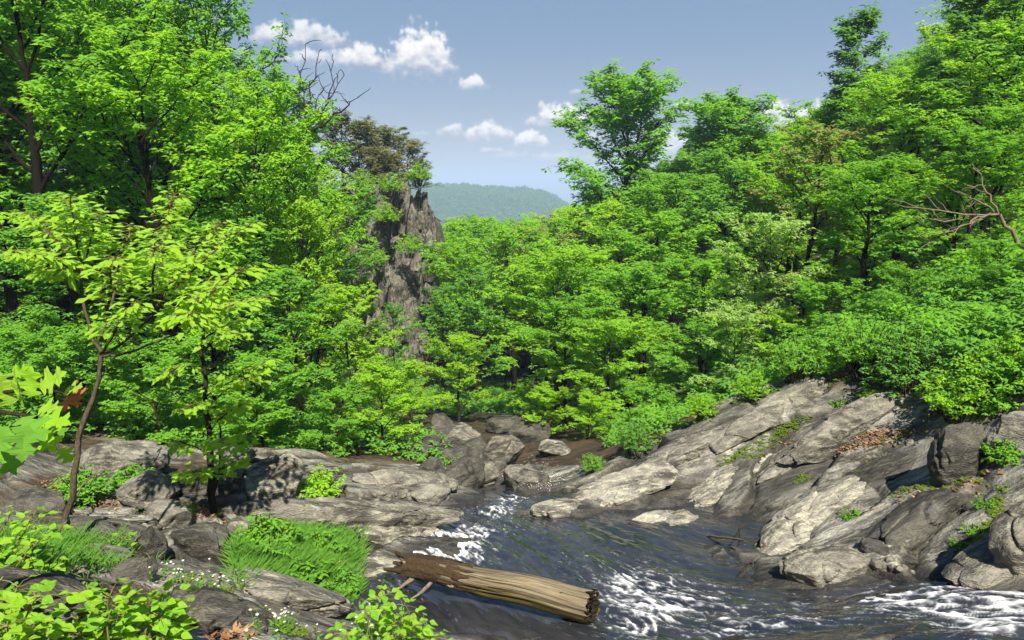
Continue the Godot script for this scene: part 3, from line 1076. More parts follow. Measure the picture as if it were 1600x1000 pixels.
func build_rocks() -> void:
	# near bank and the shelf behind it
	rock_at(1, 178, 738, 150, 44, 0.6, 12, 0, 4, "rock", "broad flat topped grey boulder in shade behind the forked sapling", "boulder", 12, 28, 0.25)
	rock_at(2, 228, 785, 88, 44, 0.8, -20, 0, -6, "rock", "blocky boulder overhanging a dark gap under its face", "boulder", 10, 24, 0.15)
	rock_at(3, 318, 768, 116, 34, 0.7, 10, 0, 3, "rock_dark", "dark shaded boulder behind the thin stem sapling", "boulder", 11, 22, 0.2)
	rock_at(4, 352, 728, 92, 22, 0.7, -8, 0, 8, "rock", "low grey rock at the forest edge behind the thin stem sapling", "boulder", 10, 14, 0.3)
	rock_at(5, 428, 786, 96, 70, 0.7, 22, 6, 10, "rock_pale", "angular pale boulder with a pointed corner beside the long ledge", "boulder", 13, 28, 0.18, 3.4)
	rock_at(6, 545, 818, 370, 36, 0.17, 17, 0, 9, "rock", "long lichen speckled ledge of rock running down to the water", "rock_outcrop", 10, 40, 0.35, 3.2, "", "rock outcrop")
	rock_at(7, 630, 762, 170, 24, 0.25, 14, 0, 6, "rock", "upper grey ledge with green behind, above the long ledge", "rock_outcrop", 10, 28, 0.35, 3.2, "", "rock outcrop")
	rock_at(8, 718, 757, 84, 38, 0.6, 25, 0, 16, "rock_dark", "smooth tilted hump of rock at the end of the upper ledge", "boulder", 8, 16, 0.3)
	rock_at(9, 668, 782, 70, 26, 0.8, 10, 0, 5, "rock", "small grey rock at the water end of the long ledge", "boulder", 9, 12, 0.3)
	rock_at(10, 610, 836, 150, 14, 0.5, 18, 0, 9, "rock_pale", "pale flat slab sloping into the water below the long ledge", "rock_slab", 8, 24, 0.5, 4.0, "", "rock slab")
	rock_at(11, 590, 896, 110, 12, 0.5, 22, 0, 10, "rock_pale", "small pale slab under the broken end of the log", "rock_slab", 8, 20, 0.5, 4.0, "", "rock slab")
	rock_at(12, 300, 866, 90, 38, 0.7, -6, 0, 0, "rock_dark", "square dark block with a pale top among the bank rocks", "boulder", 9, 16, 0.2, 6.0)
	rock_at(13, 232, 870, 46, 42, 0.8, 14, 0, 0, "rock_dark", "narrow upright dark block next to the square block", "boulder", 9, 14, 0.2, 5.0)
	rock_at(14, 262, 826, 78, 36, 0.8, 20, 0, -6, "rock", "knobbly lichen covered rock above the square dark block", "boulder", 10, 14, 0.3)
	rock_at(15, 336, 836, 26, 28, 0.9, 30, 0, 14, "rock_pale", "small egg shaped pale stone leaning by the square block", "stone", 8, 10, 0.2, 2.6, "", "stone")
	rock_at(16, 372, 842, 46, 28, 0.8, -10, 0, 4, "rock", "low knobbly stone between the square block and the grass", "stone", 9, 12, 0.3, 3.0, "", "stone")
	rock_at(17, 390, 815, 60, 26, 0.7, 10, 0, 5, "rock", "rounded grey stone at the foot of the pale boulder", "stone", 8, 12, 0.35, 3.0, "", "stone")
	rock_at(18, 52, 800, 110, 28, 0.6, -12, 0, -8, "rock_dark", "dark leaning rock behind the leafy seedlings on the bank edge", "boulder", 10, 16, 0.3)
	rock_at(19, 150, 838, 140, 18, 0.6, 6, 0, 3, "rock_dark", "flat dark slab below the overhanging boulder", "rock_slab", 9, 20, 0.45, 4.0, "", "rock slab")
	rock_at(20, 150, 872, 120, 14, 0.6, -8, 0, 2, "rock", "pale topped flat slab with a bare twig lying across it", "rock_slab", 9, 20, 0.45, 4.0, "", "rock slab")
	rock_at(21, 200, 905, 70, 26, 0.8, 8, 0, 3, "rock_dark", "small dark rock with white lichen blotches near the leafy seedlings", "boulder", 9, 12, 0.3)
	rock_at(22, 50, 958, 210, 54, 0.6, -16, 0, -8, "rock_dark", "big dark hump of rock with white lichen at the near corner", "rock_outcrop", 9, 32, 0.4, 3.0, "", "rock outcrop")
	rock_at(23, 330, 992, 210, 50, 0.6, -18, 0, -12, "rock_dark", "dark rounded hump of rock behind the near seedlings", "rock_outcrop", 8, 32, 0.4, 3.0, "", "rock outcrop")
	rock_at(24, 440, 940, 210, 20, 0.5, 8, 0, -3, "rock", "layered brown grey shelf of rock beside the grass clump", "rock_outcrop", 8, 34, 0.5, 4.0, "", "rock outcrop")
	# past the lip
	rock_at(30, 778, 738, 78, 58, 0.55, 30, 18, -26, "rock", "large tilted slab like boulder in the gorge past the water lip", "boulder", 9, 26, 0.15, 5.0)
	rock_at(31, 702, 724, 64, 34, 0.8, -12, 0, 6, "rock_dark", "rounded brown boulder next to the tilted boulder in the gorge", "boulder", 9, 14, 0.25)
	rock_at(32, 824, 692, 70, 34, 0.8, 12, 0, -4, "rock_dark", "brown boulder behind the tilted boulder in the gorge", "boulder", 9, 14, 0.25)
	rock_at(33, 752, 752, 60, 20, 0.8, 22, 0, 5, "rock", "flat stone below the tilted boulder in the gorge", "stone", 8, 12, 0.3, 4.0, "", "stone")
	rock_at(34, 822, 758, 74, 26, 0.7, -8, 0, 4, "rock", "low pale stone at the top of the falling water", "stone", 8, 12, 0.35, 4.0, "", "stone")
	rock_at(35, 672, 742, 44, 24, 0.8, 40, 0, 0, "rock_dark", "dark stone under the leaves at the gorge edge", "stone", 8, 12, 0.3, 4.0, "", "stone")
	rock_at(36, 690, 690, 40, 44, 0.8, 15, 0, -8, "rock_dark", "upright brown rock among trunks at the gorge edge", "boulder", 9, 12, 0.2, 4.0)
	rock_at(37, 866, 712, 60, 18, 0.8, -22, 0, -6, "rock_pale", "pale flat stone beside the pool in the gorge", "stone", 8, 10, 0.3, 4.0, "", "stone")
	rock_at(70, 742, 716, 52, 26, 0.8, 20, 0, 6, "rock_dark", "brown stone just behind the tilted boulder's near end", "stone", 8, 14, 0.25, 4.0, "", "stone")
	rock_at(71, 716, 690, 70, 24, 0.8, -20, 0, -6, "rock", "grey brown boulder under the branches up the gorge", "boulder", 9, 14, 0.25)
	rock_at(72, 664, 716, 56, 28, 0.8, 30, 0, 8, "rock_dark", "mossy brown boulder at the foot of the leaning trunks", "boulder", 9, 14, 0.25)
	rock_at(73, 790, 676, 60, 22, 0.8, -5, 0, 4, "rock_dark", "low dark boulder farthest down the gorge", "boulder", 9, 14, 0.3)
	rock_at(74, 880, 676, 54, 20, 0.8, 15, 0, -5, "rock", "grey boulder down the gorge beside the hanging branches", "boulder", 9, 14, 0.3)
	# in the water
	rock_at(40, 872, 803, 84, 16, 0.55, 16, 0, 8, "rock_pale", "pale slab standing out of the water just above the lip", "rock_slab", 9, 20, 0.4, 3.4, "", "rock slab")
	rock_at(41, 1072, 850, 104, 44, 0.6, 20, 0, 10, "rock_pale", "cracked tan rock in midstream with a stick lodged against it", "boulder", 9, 20, 0.35, 3.2)
	rock_at(42, 1026, 832, 96, 26, 0.6, 10, 0, 6, "rock_pale", "thin pale slab just showing above the water in midstream", "rock_slab", 8, 14, 0.5, 3.0, "", "rock slab")
	# the slope across the water
	rock_at(50, 1318, 694, 236, 50, 0.24, 14, 0, 12, "rock", "long rounded block of lichen stained rock under the bushes", "rock_outcrop", 11, 40, 0.22, 4.5, "", "rock outcrop")
	rock_at(51, 1498, 742, 104, 84, 0.5, 24, 0, 10, "rock_dark", "upright boulder with a dark face and a white lichen side", "boulder", 10, 30, 0.18, 4.2)
	rock_at(52, 1590, 700, 90, 52, 0.6, -10, 0, 8, "rock", "lichen mottled boulder at the edge above the upright boulder", "boulder", 11, 26, 0.25, 4.0)
	rock_at(53, 1610, 850, 150, 64, 0.4, 28, 0, 22, "rock", "big grey rock with a dark flank beside a strip of green weeds", "rock_outcrop", 9, 32, 0.3, 4.0, "", "rock outcrop")
	rock_at(54, 1292, 903, 138, 36, 0.5, 6, 0, 5, "rock", "smooth rounded boulder with a pale band at the water edge", "boulder", 6, 30, 0.3, 2.6)
	rock_at(55, 1275, 812, 200, 24, 0.36, 18, 0, 13, "rock_pale", "long pale whaleback of rock on the slope above the rounded boulder", "rock_slab", 8, 36, 0.45, 3.0, "", "rock slab")
	rock_at(56, 1240, 852, 150, 12, 0.4, 12, 0, 9, "rock_pale", "thin pale slab between the whaleback and the rounded boulder", "rock_slab", 8, 26, 0.5, 3.0, "", "rock slab")
	rock_at(57, 1420, 886, 130, 22, 0.5, -14, 0, -10, "rock_dark", "dark wedge of rock beside the rounded boulder", "boulder", 8, 24, 0.4, 4.0)
	rock_at(58, 1560, 884, 170, 16, 0.45, 14, 0, 8, "rock", "smooth grey slab with its wet edge in the rushing water", "rock_slab", 6, 30, 0.45, 2.8, "", "rock slab")
	rock_at(59, 1070, 714, 150, 18, 0.4, 20, 0, 14, "rock", "layered ridge of grey rock at the far end of the slope", "rock_outcrop", 11, 30, 0.35, 4.0, "", "rock outcrop")
	rock_at(60, 1175, 676, 150, 22, 0.34, 18, 0, 18, "rock", "upper tilted rock ridge with moss along its foot", "rock_outcrop", 11, 30, 0.3, 4.0, "", "rock outcrop")
	rock_at(61, 1240, 636, 130, 24, 0.4, 12, 0, 14, "rock", "narrow rock rib at the top of the slope under the bushes", "rock_outcrop", 10, 24, 0.3, 4.0, "", "rock outcrop")
	rock_at(62, 980, 764, 170, 8, 0.4, 14, 0, 10, "rock_pale", "smooth pale apron of rock where the slope meets the lip", "rock_slab", 7, 28, 0.5, 3.0, "", "rock slab")
	rock_at(63, 1130, 758, 190, 12, 0.42, 16, 0, 11, "rock_pale", "wide smooth pale slab in the middle of the slope", "rock_slab", 7, 32, 0.55, 3.2, "", "rock slab")
	rock_at(64, 1440, 812, 170, 16, 0.5, 22, 0, 18, "rock_dark", "dark cracked plate of rock below the upright boulder", "rock_slab", 8, 30, 0.55, 4.0, "", "rock slab")
	rock_at(65, 1380, 742, 180, 9, 0.45, 12, 0, 8, "rock_dark", "flat brown grey plate strewn with dead leaves below the long block", "rock_slab", 8, 26, 0.6, 4.0, "", "rock slab")
	rock_at(66, 1235, 724, 150, 12, 0.42, 16, 0, 12, "rock", "grey plate of rock with a dark crack along its edge", "rock_slab", 9, 26, 0.55, 4.0, "", "rock slab")

func build_cliff() -> void:
	var o := Node3D.new()
	o.name = "cliff"
	o.set_meta("kind", "structure")
	add_child(o)
	var r := _rng(7)
	# columns along the rim: u, top v, foot v, width, distance
	for k in [[668, 330, 470, 26, 50.5], [652, 302, 560, 30, 50], [634, 296, 580, 34, 49], [616, 288, 600, 30, 48.6], [598, 284, 600, 30, 48], [580, 292, 590, 36, 47.4], [560, 306, 560, 40, 47], [660, 318, 520, 26, 52], [640, 470, 620, 26, 47.6], [622, 420, 620, 34, 46.8], [606, 500, 640, 30, 45.8],
			[536, 330, 520, 50, 46], [505, 345, 500, 50, 45], [648, 520, 640, 26, 47], [590, 400, 620, 30, 46.2], [676, 380, 440, 18, 52]]:
		var top := P(k[0], k[1], k[4])
		var foot := P(k[0], k[2], k[4])
		var w: float = k[3] * k[4] / F * 1.25
		var y := top.y + r.randf_range(-0.5, 0.3)
		var level_no := 0
		while y > foot.y:
			var tall := r.randf_range(1.6, 4.2)
			var wide := w * r.randf_range(0.85, 1.15)
			var m := piece("rock_pillar", rock_mesh(200 + int(k[0]) + level_no * 37, Vector3(wide, tall + 0.5, w * r.randf_range(1.8, 2.6)), 16, 8, 9.0, 0.07, 0.05, true), M.rock_cliff, o)
			m.position = Vector3(top.x + r.randf_range(-0.14, 0.14), y - tall * 0.5, top.z - w * 0.9 + r.randf_range(-0.25, 0.25) + level_no * 0.10)
			m.rotation_degrees = Vector3(r.randf_range(-5, 5), r.randf_range(-24, 24), r.randf_range(-4, 4))
			# a narrower rib standing proud of the block, so that the face is split by upright joints
			var rib := piece("rock_rib", rock_mesh(700 + int(k[0]) + level_no * 41, Vector3(wide * r.randf_range(0.28, 0.45), tall * r.randf_range(0.7, 1.2), wide * 0.7), 14, 7, 9.0, 0.07, 0.05, true), M.rock_cliff, o)
			rib.position = m.position + Vector3(r.randf_range(-0.35, 0.35) * wide, r.randf_range(-0.2, 0.2) * tall, wide * r.randf_range(0.75, 1.0))
			rib.rotation_degrees = Vector3(r.randf_range(-4, 4), r.randf_range(-30, 30), r.randf_range(-5, 5))
			y -= tall
			level_no += 1
	# the body of rock behind the columns
	var body := piece("rock_mass", rock_mesh(260, Vector3(9.0, 15.0, 12.0), 8, 24, 6.0, 0.04, 0.03), M.rock_cliff, o)
	body.position = Vector3(-11.6, -7.8, -56.5)

func log_shape(a: Vector3, c: Vector3, t0: float, t1: float, r0: float, r1: float, rings: int, sides: int, rough: float, bark: bool) -> ArrayMesh:
	var b := Buf.new()
	var dir := (c - a).normalized()
	var side := dir.cross(Vector3.UP).normalized()
	var up := side.cross(dir)
	for k in rings + 1:
		var t := lerpf(t0, t1, float(k) / rings)
		var rad := lerpf(r0, r1, t)
		var mid := a.lerp(c, t) + (up * 0.035 + side * 0.03) * sin(t * 3.4) + up * 0.012 * sin(t * 11.0)
		for s in sides + 1:
			var an := TAU * (s % sides) / sides
			var q := Vector2(cos(an), sin(an))
			var flute := n_fbm.get_noise_3d(q.x * 26.0, t * 14.0, q.y * 26.0)
			var fine := n_fine.get_noise_3d(q.x * 90.0, t * (60.0 if bark else 14.0), q.y * 90.0)
			var rr := rad * (1.0 + rough * 1.6 * flute + rough * fine)
			if not bark:
				rr -= rad * 0.16 * smooth(0.55, 0.85, 1.0 - absf(n_fbm.get_noise_3d(q.x * 44.0, t * 5.0, q.y * 44.0)) * 5.0)
			if bark:
				rr += 0.003 + 0.016 * smooth(0.0, 0.35, n_fbm.get_noise_3d(q.x * 50.0, t * 70.0, q.y * 50.0))
			# the torn edge between bark and bare wood
			var tt := t
			if k > rings - 5 and bark:
				tt += 0.13 * n_warp.get_noise_2d(q.x * 46.0, q.y * 46.0)
			if k >= rings - 1 and not bark:
				tt += 0.035 * n_fine.get_noise_2d(q.x * 120.0, q.y * 120.0)
			var p := a.lerp(c, tt) + (mid - a.lerp(c, t)) + (side * q.x + up * q.y) * rr
			b.v.append(p)
			b.uv.append(Vector2(float(s) / sides, t * 1.0))
			# green moss on the damp lower flank
			var moss := smooth(0.60, -0.30, q.y + 0.7 * n_fbm.get_noise_3d(q.x * 20.0, t * 34.0, q.y * 20.0)) * (1.0 if not bark else 0.4)
			var tone := 1.0 + 0.35 * n_fbm.get_noise_3d(q.x * 14.0, t * 22.0, 50.0)
			b.c.append((Color(0.60, 0.56, 0.47) * tone).lerp(Color(0.25, 0.235, 0.045), moss * 0.9))
	for k in rings:
		for s in sides:
			var p := k * (sides + 1) + s
			b.i.append_array([p, p + 1, p + sides + 1, p + 1, p + sides + 2, p + sides + 1])
	return solid(b)

func build_log() -> void:
	var a := Y(628, 882, -4.04)
	var c := Y(926, 947, -4.0)
	var o := thing("fallen_log", "weathered fallen log lying in the stream, half stripped of bark", "log", Vector3.ZERO)
	var wood := piece("bare_wood", log_shape(a, c, 0.24, 1.0, 0.112, 0.160, 90, 56, 0.10, false), M.log_wood, o)
	wood.set_meta("label", "grey stripped wood with cracks and green moss along its flank")
	var bk := piece("bark", log_shape(a, c, 0.03, 0.40, 0.112, 0.152, 44, 48, 0.08, true), M.log_bark, o)
	bk.set_meta("label", "flaking brown bark on the thin half")
	var dir := (c - a).normalized()
	var side := dir.cross(Vector3.UP).normalized()
	var up := side.cross(dir)
	# the sawn, dark end: rings of wood, slightly hollowed and splintered
	var e := Buf.new()
	for k in 9:
		var f := k / 8.0
		for s in 40:
			var an := TAU * s / 40
			var q := Vector2(cos(an), sin(an))
			var rr := 0.159 * f * (1.0 + 0.09 * n_fbm.get_noise_3d(q.x * 26.0, 14.0, q.y * 26.0))
			var push := 0.0 - 0.07 * (1.0 - f) + 0.09 * n_fine.get_noise_2d(q.x * f * 120.0, q.y * f * 120.0)
			e.v.append(c + (side * q.x + up * q.y) * rr + dir * push)
			var tone := 0.30 + 0.3 * n_fine.get_noise_2d(f * 160.0, s * 0.7)
			e.c.append(Color(0.34, 0.26, 0.16) * tone)
			e.uv.append(Vector2(f, s / 40.0))
	for k in 8:
		for s in 40:
			var p := k * 40 + s
			var q2 := k * 40 + (s + 1) % 40
			e.i.append_array([p, p + 40, q2, q2, p + 40, q2 + 40])
	piece("cut_end", solid(e), M.log_wood, o)
	# the broken, thin end with its stubs
	var r := _rng(44)
	for k in [[0.02, 0.3, 0.25, 0.14, 0.05], [0.0, 0.9, -0.15, 0.16, 0.045], [0.0, -0.5, 0.5, 0.12, 0.05], [0.0, 0.1, -0.6, 0.13, 0.05], [0.03, -0.2, 0.9, 0.11, 0.04]]:
		var s := Buf.new()
		var from: Vector3 = a.lerp(c, 0.10) + (side * k[1] + up * k[2]) * 0.06
		var to: Vector3 = a + (side * k[1] + up * k[2]) * 0.13 - dir * k[3] * r.randf_range(0.3, 1.0)
		tube(s, curve(from, to, Vector3.ZERO, 4, r, 0.006), k[4] * 1.5, 0.012, 7, 0.7, true)
		piece("splinter", solid(s), M.log_bark, o)
	for k in [[0.10, 0.9, -0.45, 0.30, 0.026], [0.20, 0.75, -0.5, 0.34, 0.022], [0.34, 0.8, 0.0, 0.12, 0.022], [0.05, 0.6, 0.8, 0.10, 0.025], [0.52, -0.3, 0.95, 0.05, 0.016]]:
		var s := Buf.new()
		var out: Vector3 = (-side * k[1] + up * k[2]).normalized()
		if out.z < 0.0 and k[1] > 0.5:
			out = (side * k[1] + up * k[2]).normalized()
		var from: Vector3 = a.lerp(c, k[0]) + out * 0.09
		tube(s, curve(from, from + (out - dir * 0.7).normalized() * k[3], Vector3(0, -0.02, 0), 5, r, 0.008), k[4], k[4] * 0.4, 7, 0.5, true)
		piece("branch_stub", solid(s), M.bark_pale, o)
	# shreds of loose bark along the upper edge
	for k in 26:
		var s := Buf.new()
		var t := r.randf_range(0.12, 0.86)
		var an := PI * 0.5 + r.randf_range(-0.7, 0.5)
		var rad := lerpf(0.112, 0.160, t) + 0.004
		var m := a.lerp(c, t) + (side * cos(an) + up * sin(an)) * rad
		var L := r.randf_range(0.03, 0.10)
		leaf(s, m, (dir * (1.0 if r.randf() < 0.5 else -1.0) + up * r.randf_range(0.0, 0.35)).normalized(), up, L, L * 0.45, 0.0)
		piece("bark_flake", solid(s, false), M.litter_pale if k % 3 == 0 else M.log_bark, o)

func stick(label: String, pts: Array, r0: float, r1: float, mat: String, twigs: Array = []) -> void:
	var r := _rng(int(pts[0][0]) + 5)
	var pp: Array = []
	for k in pts:
		pp.append(hit(k[0], k[1]) + Vector3(0, k[2], 0))
	var o := thing("fallen_branch", label, "branch", pp[0])
	var path := PackedVector3Array()
	for k in pp.size() - 1:
		for q in 5:
			path.append(pp[k].lerp(pp[k + 1], q / 5.0) - pp[0] + Vector3(r.randf_range(-1, 1), r.randf_range(-1, 1), r.randf_range(-1, 1)) * 0.012)
	path.append(pp[-1] - pp[0])
	var b := Buf.new()
	tube(b, path, r0, r1, 7, 0.4, true)
	piece("stem", solid(b), M[mat], o)
	for t in twigs:
		var s := Buf.new()
		var i := int(t[0] * (path.size() - 1))
		tube(s, curve(path[i], path[i] + Vector3(t[1], t[2], t[3]), Vector3(0, 0.01, 0), 4, r, 0.008), r1 * 1.1, 0.003, 5, 0.3)
		piece("twig", solid(s), M[mat], o)

func build_sticks() -> void:
	stick("brown stick lodged against the tan rock in midstream", [[1006, 846, 0.16], [1060, 842, 0.17], [1100, 855, 0.17], [1162, 866, 0.17]], 0.022, 0.011, "bark_pale", [[0.3, 0.25, 0.03, 0.05], [0.5, -0.2, 0.05, -0.05]])
	stick("short forked twig caught at the slab edge by the pool", [[1146, 858, 0.12], [1156, 842, 0.14], [1160, 838, 0.15]], 0.012, 0.006, "log_bark", [[0.5, 0.1, 0.02, -0.03]])
	stick("pale bare twig arching over the flat slabs of the near bank", [[92, 838, 0.05], [130, 800, 0.30], [168, 772, 0.42], [202, 762, 0.40]], 0.012, 0.004, "bark_pale", [[0.6, 0.2, 0.12, -0.1], [0.8, 0.15, -0.05, 0.1]])
	stick("grey dead branch lying under the leaves by the gorge", [[384, 652, 0.3], [430, 640, 0.6], [500, 646, 0.5]], 0.022, 0.008, "bark_pale")

# ---------------------------------------------------------------- planting
var kinds := {}
var made_spots: Array = []   # plan positions that a trunk already takes
var stems_at: Array = []

func make_kinds() -> void:
	kinds.oak = broadleaf(11, 11.0, 3.6, 0.16, 0.21, 18, 1.55, 0.32, ["leaf_mid", "leaf_bright"], "bark_dark", 0.17)
	kinds.oak_deep = broadleaf(12, 11.0, 3.4, 0.18, 0.21, 17, 1.55, 0.32, ["leaf_deep", "leaf_mid"], "bark_dark", 0.17)
	kinds.hickory = broadleaf(13, 12.0, 3.3, 0.14, 0.23, 18, 1.55, 0.40, ["leaf_bright", "leaf_mid"], "bark_dark", 0.16)
	kinds.beech = broadleaf(14, 9.0, 3.7, 0.12, 0.18, 18, 1.6, 0.50, ["leaf_bright", "leaf_cool"], "bark", 0.13)
	kinds.maple = broadleaf(15, 8.0, 2.7, 0.10, 0.18, 16, 1.65, 0.45, ["leaf_yellow", "leaf_bright"], "bark", 0.10)
	kinds.birch = broadleaf(16, 9.0, 2.5, 0.12, 0.16, 18, 1.6, 0.42, ["leaf_blue", "leaf_mid"], "bark_dark", 0.10)
	kinds.poplar = broadleaf(22, 12.0, 2.9, 0.14, 0.22, 20, 1.5, 0.35, ["leaf_olive", "leaf_mid"], "bark_dark", 0.15)
	kinds.tall_oak = broadleaf(17, 16.0, 4.0, 0.36, 0.30, 26, 1.7, 0.25, ["leaf_mid", "leaf_deep"], "bark_dark", 0.20, 0.6)
	kinds.thin_tall = broadleaf(18, 15.0, 1.9, 0.30, 0.26, 24, 1.6, 0.4, ["leaf_dark", "leaf_deep"], "bark_dark", 0.13, 0.7)
	kinds.understory = broadleaf(19, 5.0, 2.3, 0.06, 0.15, 16, 1.7, 0.6, ["leaf_mid", "leaf_deep"], "bark", 0.05)
	kinds.dogwood = broadleaf(20, 5.0, 2.4, 0.16, 0.14, 14, 1.6, 0.85, ["leaf_pale", "leaf_cool"], "bark", 0.05)
	kinds.fresh = broadleaf(21, 5.0, 2.1, 0.06, 0.15, 16, 1.7, 0.6, ["leaf_bright", "leaf_yellow"], "bark", 0.05)
	kinds.clear = broadleaf(23, 11.0, 3.0, 0.46, 0.20, 16, 1.6, 0.45, ["leaf_mid", "leaf_deep"], "bark_dark", 0.15)
	kinds.pine = pine(31, 6.0, 2.6, ["needle_green", "needle_brown"])
	kinds.cedar = broadleaf(33, 6.0, 2.2, 0.10, 0.17, 22, 1.7, 0.3, ["needle_green", "needle_brown"], "bark", 0.10, 0.5)
	kinds.cedar_brown = broadleaf(34, 5.0, 2.4, 0.10, 0.17, 20, 1.6, 0.5, ["needle_brown", "leaf_olive"], "bark", 0.10, 0.6)
	kinds.shrub = bush(41, 1.5, 0.9, 0.08, 46, ["leaf_mid", "leaf_deep"], 6)
	kinds.shrub_lime = bush(42, 1.3, 0.9, 0.085, 44, ["leaf_bright", "leaf_mid"], 7)
	kinds.shrub_deep = bush(43, 1.4, 0.9, 0.08, 46, ["leaf_deep", "leaf_dark"], 6)
	kinds.herb = bush(44, 0.40, 0.30, 0.055, 40, ["leaf_deep", "leaf_mid"], 5)
	kinds.herb_lime = bush(45, 0.36, 0.30, 0.07, 26, ["leaf_bright", "leaf_lime"], 5)
	kinds.weed = bush(46, 0.22, 0.20, 0.045, 14, ["leaf_mid", "grass"], 4)
	for k in [["oak", 3.6], ["oak_deep", 3.4], ["hickory", 3.3], ["beech", 3.7], ["maple", 2.7], ["birch", 2.5], ["tall_oak", 4.0], ["thin_tall", 1.9], ["understory", 2.3], ["dogwood", 2.4], ["fresh", 2.1], ["pine", 2.3], ["cedar", 2.2], ["clear", 3.0], ["cedar_brown", 2.4], ["poplar", 2.9], ["shrub", 0.9], ["shrub_lime", 0.9], ["shrub_deep", 0.9], ["herb", 0.3], ["herb_lime", 0.3], ["weed", 0.2]]:
		kinds[k[0]].rad = k[1]

# a tree whose top shows at (u, v) and which stands d metres ahead; across = crown width in the picture
func tree(kind: String, u: float, v: float, d: float, across: float, label: String, called := "leafy_tree", group := "", category := "tree") -> Node3D:
	var top := P(u, v, d)
	var g := H(top.x, -top.z)
	var tall := maxf(top.y - g, 1.2)
	var pr: Dictionary = kinds[kind]
	var s := tall / float(pr.h)
	var wide := clampf(across * d / F / (2.0 * float(pr.rad) * s), 0.45, 1.4)
	made_spots.append(Vector2(top.x, -top.z))
	return plant_at(pr, called, Vector3(top.x, g, top.z), tall, wide, fposmod(u * 1.7 + v * 2.3 + d, TAU), label, category, group)

func herb(kind: String, u: float, v: float, across: float, label: String, called := "small_plant", category := "plant", tallness := 1.0, group := "") -> Node3D:
	var p := hit(u, v)
	var d := -p.z * CP - p.y * SP
	var pr: Dictionary = kinds[kind]
	var s := across * d / F / (2.0 * float(pr.rad))
	return plant_at(pr, called, p - Vector3(0, 0.02, 0), float(pr.h) * s * tallness, 1.0 / tallness, fposmod(u * 1.3 + v, TAU), label, category, group)

const SKYLINE := [[0, -160], [380, -60], [430, 50], [500, 130], [545, 185], [690, 326], [850, 338], [880, 322], [940, 296], [1060, 250], [1100, 200], [1210, 200], [1290, 160], [1400, 90], [1480, 10], [1600, -120]]

func skyline(u: float) -> float:
	for k in SKYLINE.size() - 1:
		if u <= SKYLINE[k + 1][0]:
			return lerpf(SKYLINE[k][1], SKYLINE[k + 1][1], clampf((u - SKYLINE[k][0]) / float(SKYLINE[k + 1][0] - SKYLINE[k][0]), 0, 1))
	return -140.0

func to_picture(p: Vector3) -> Vector3:
	var d := -p.z * CP - p.y * SP
	var up := p.y * CP - p.z * -SP * -1.0
	up = p.y * CP + (-p.z) * SP
	return Vector3(800.0 + p.x / d * F, 500.0 - up / d * F, d)

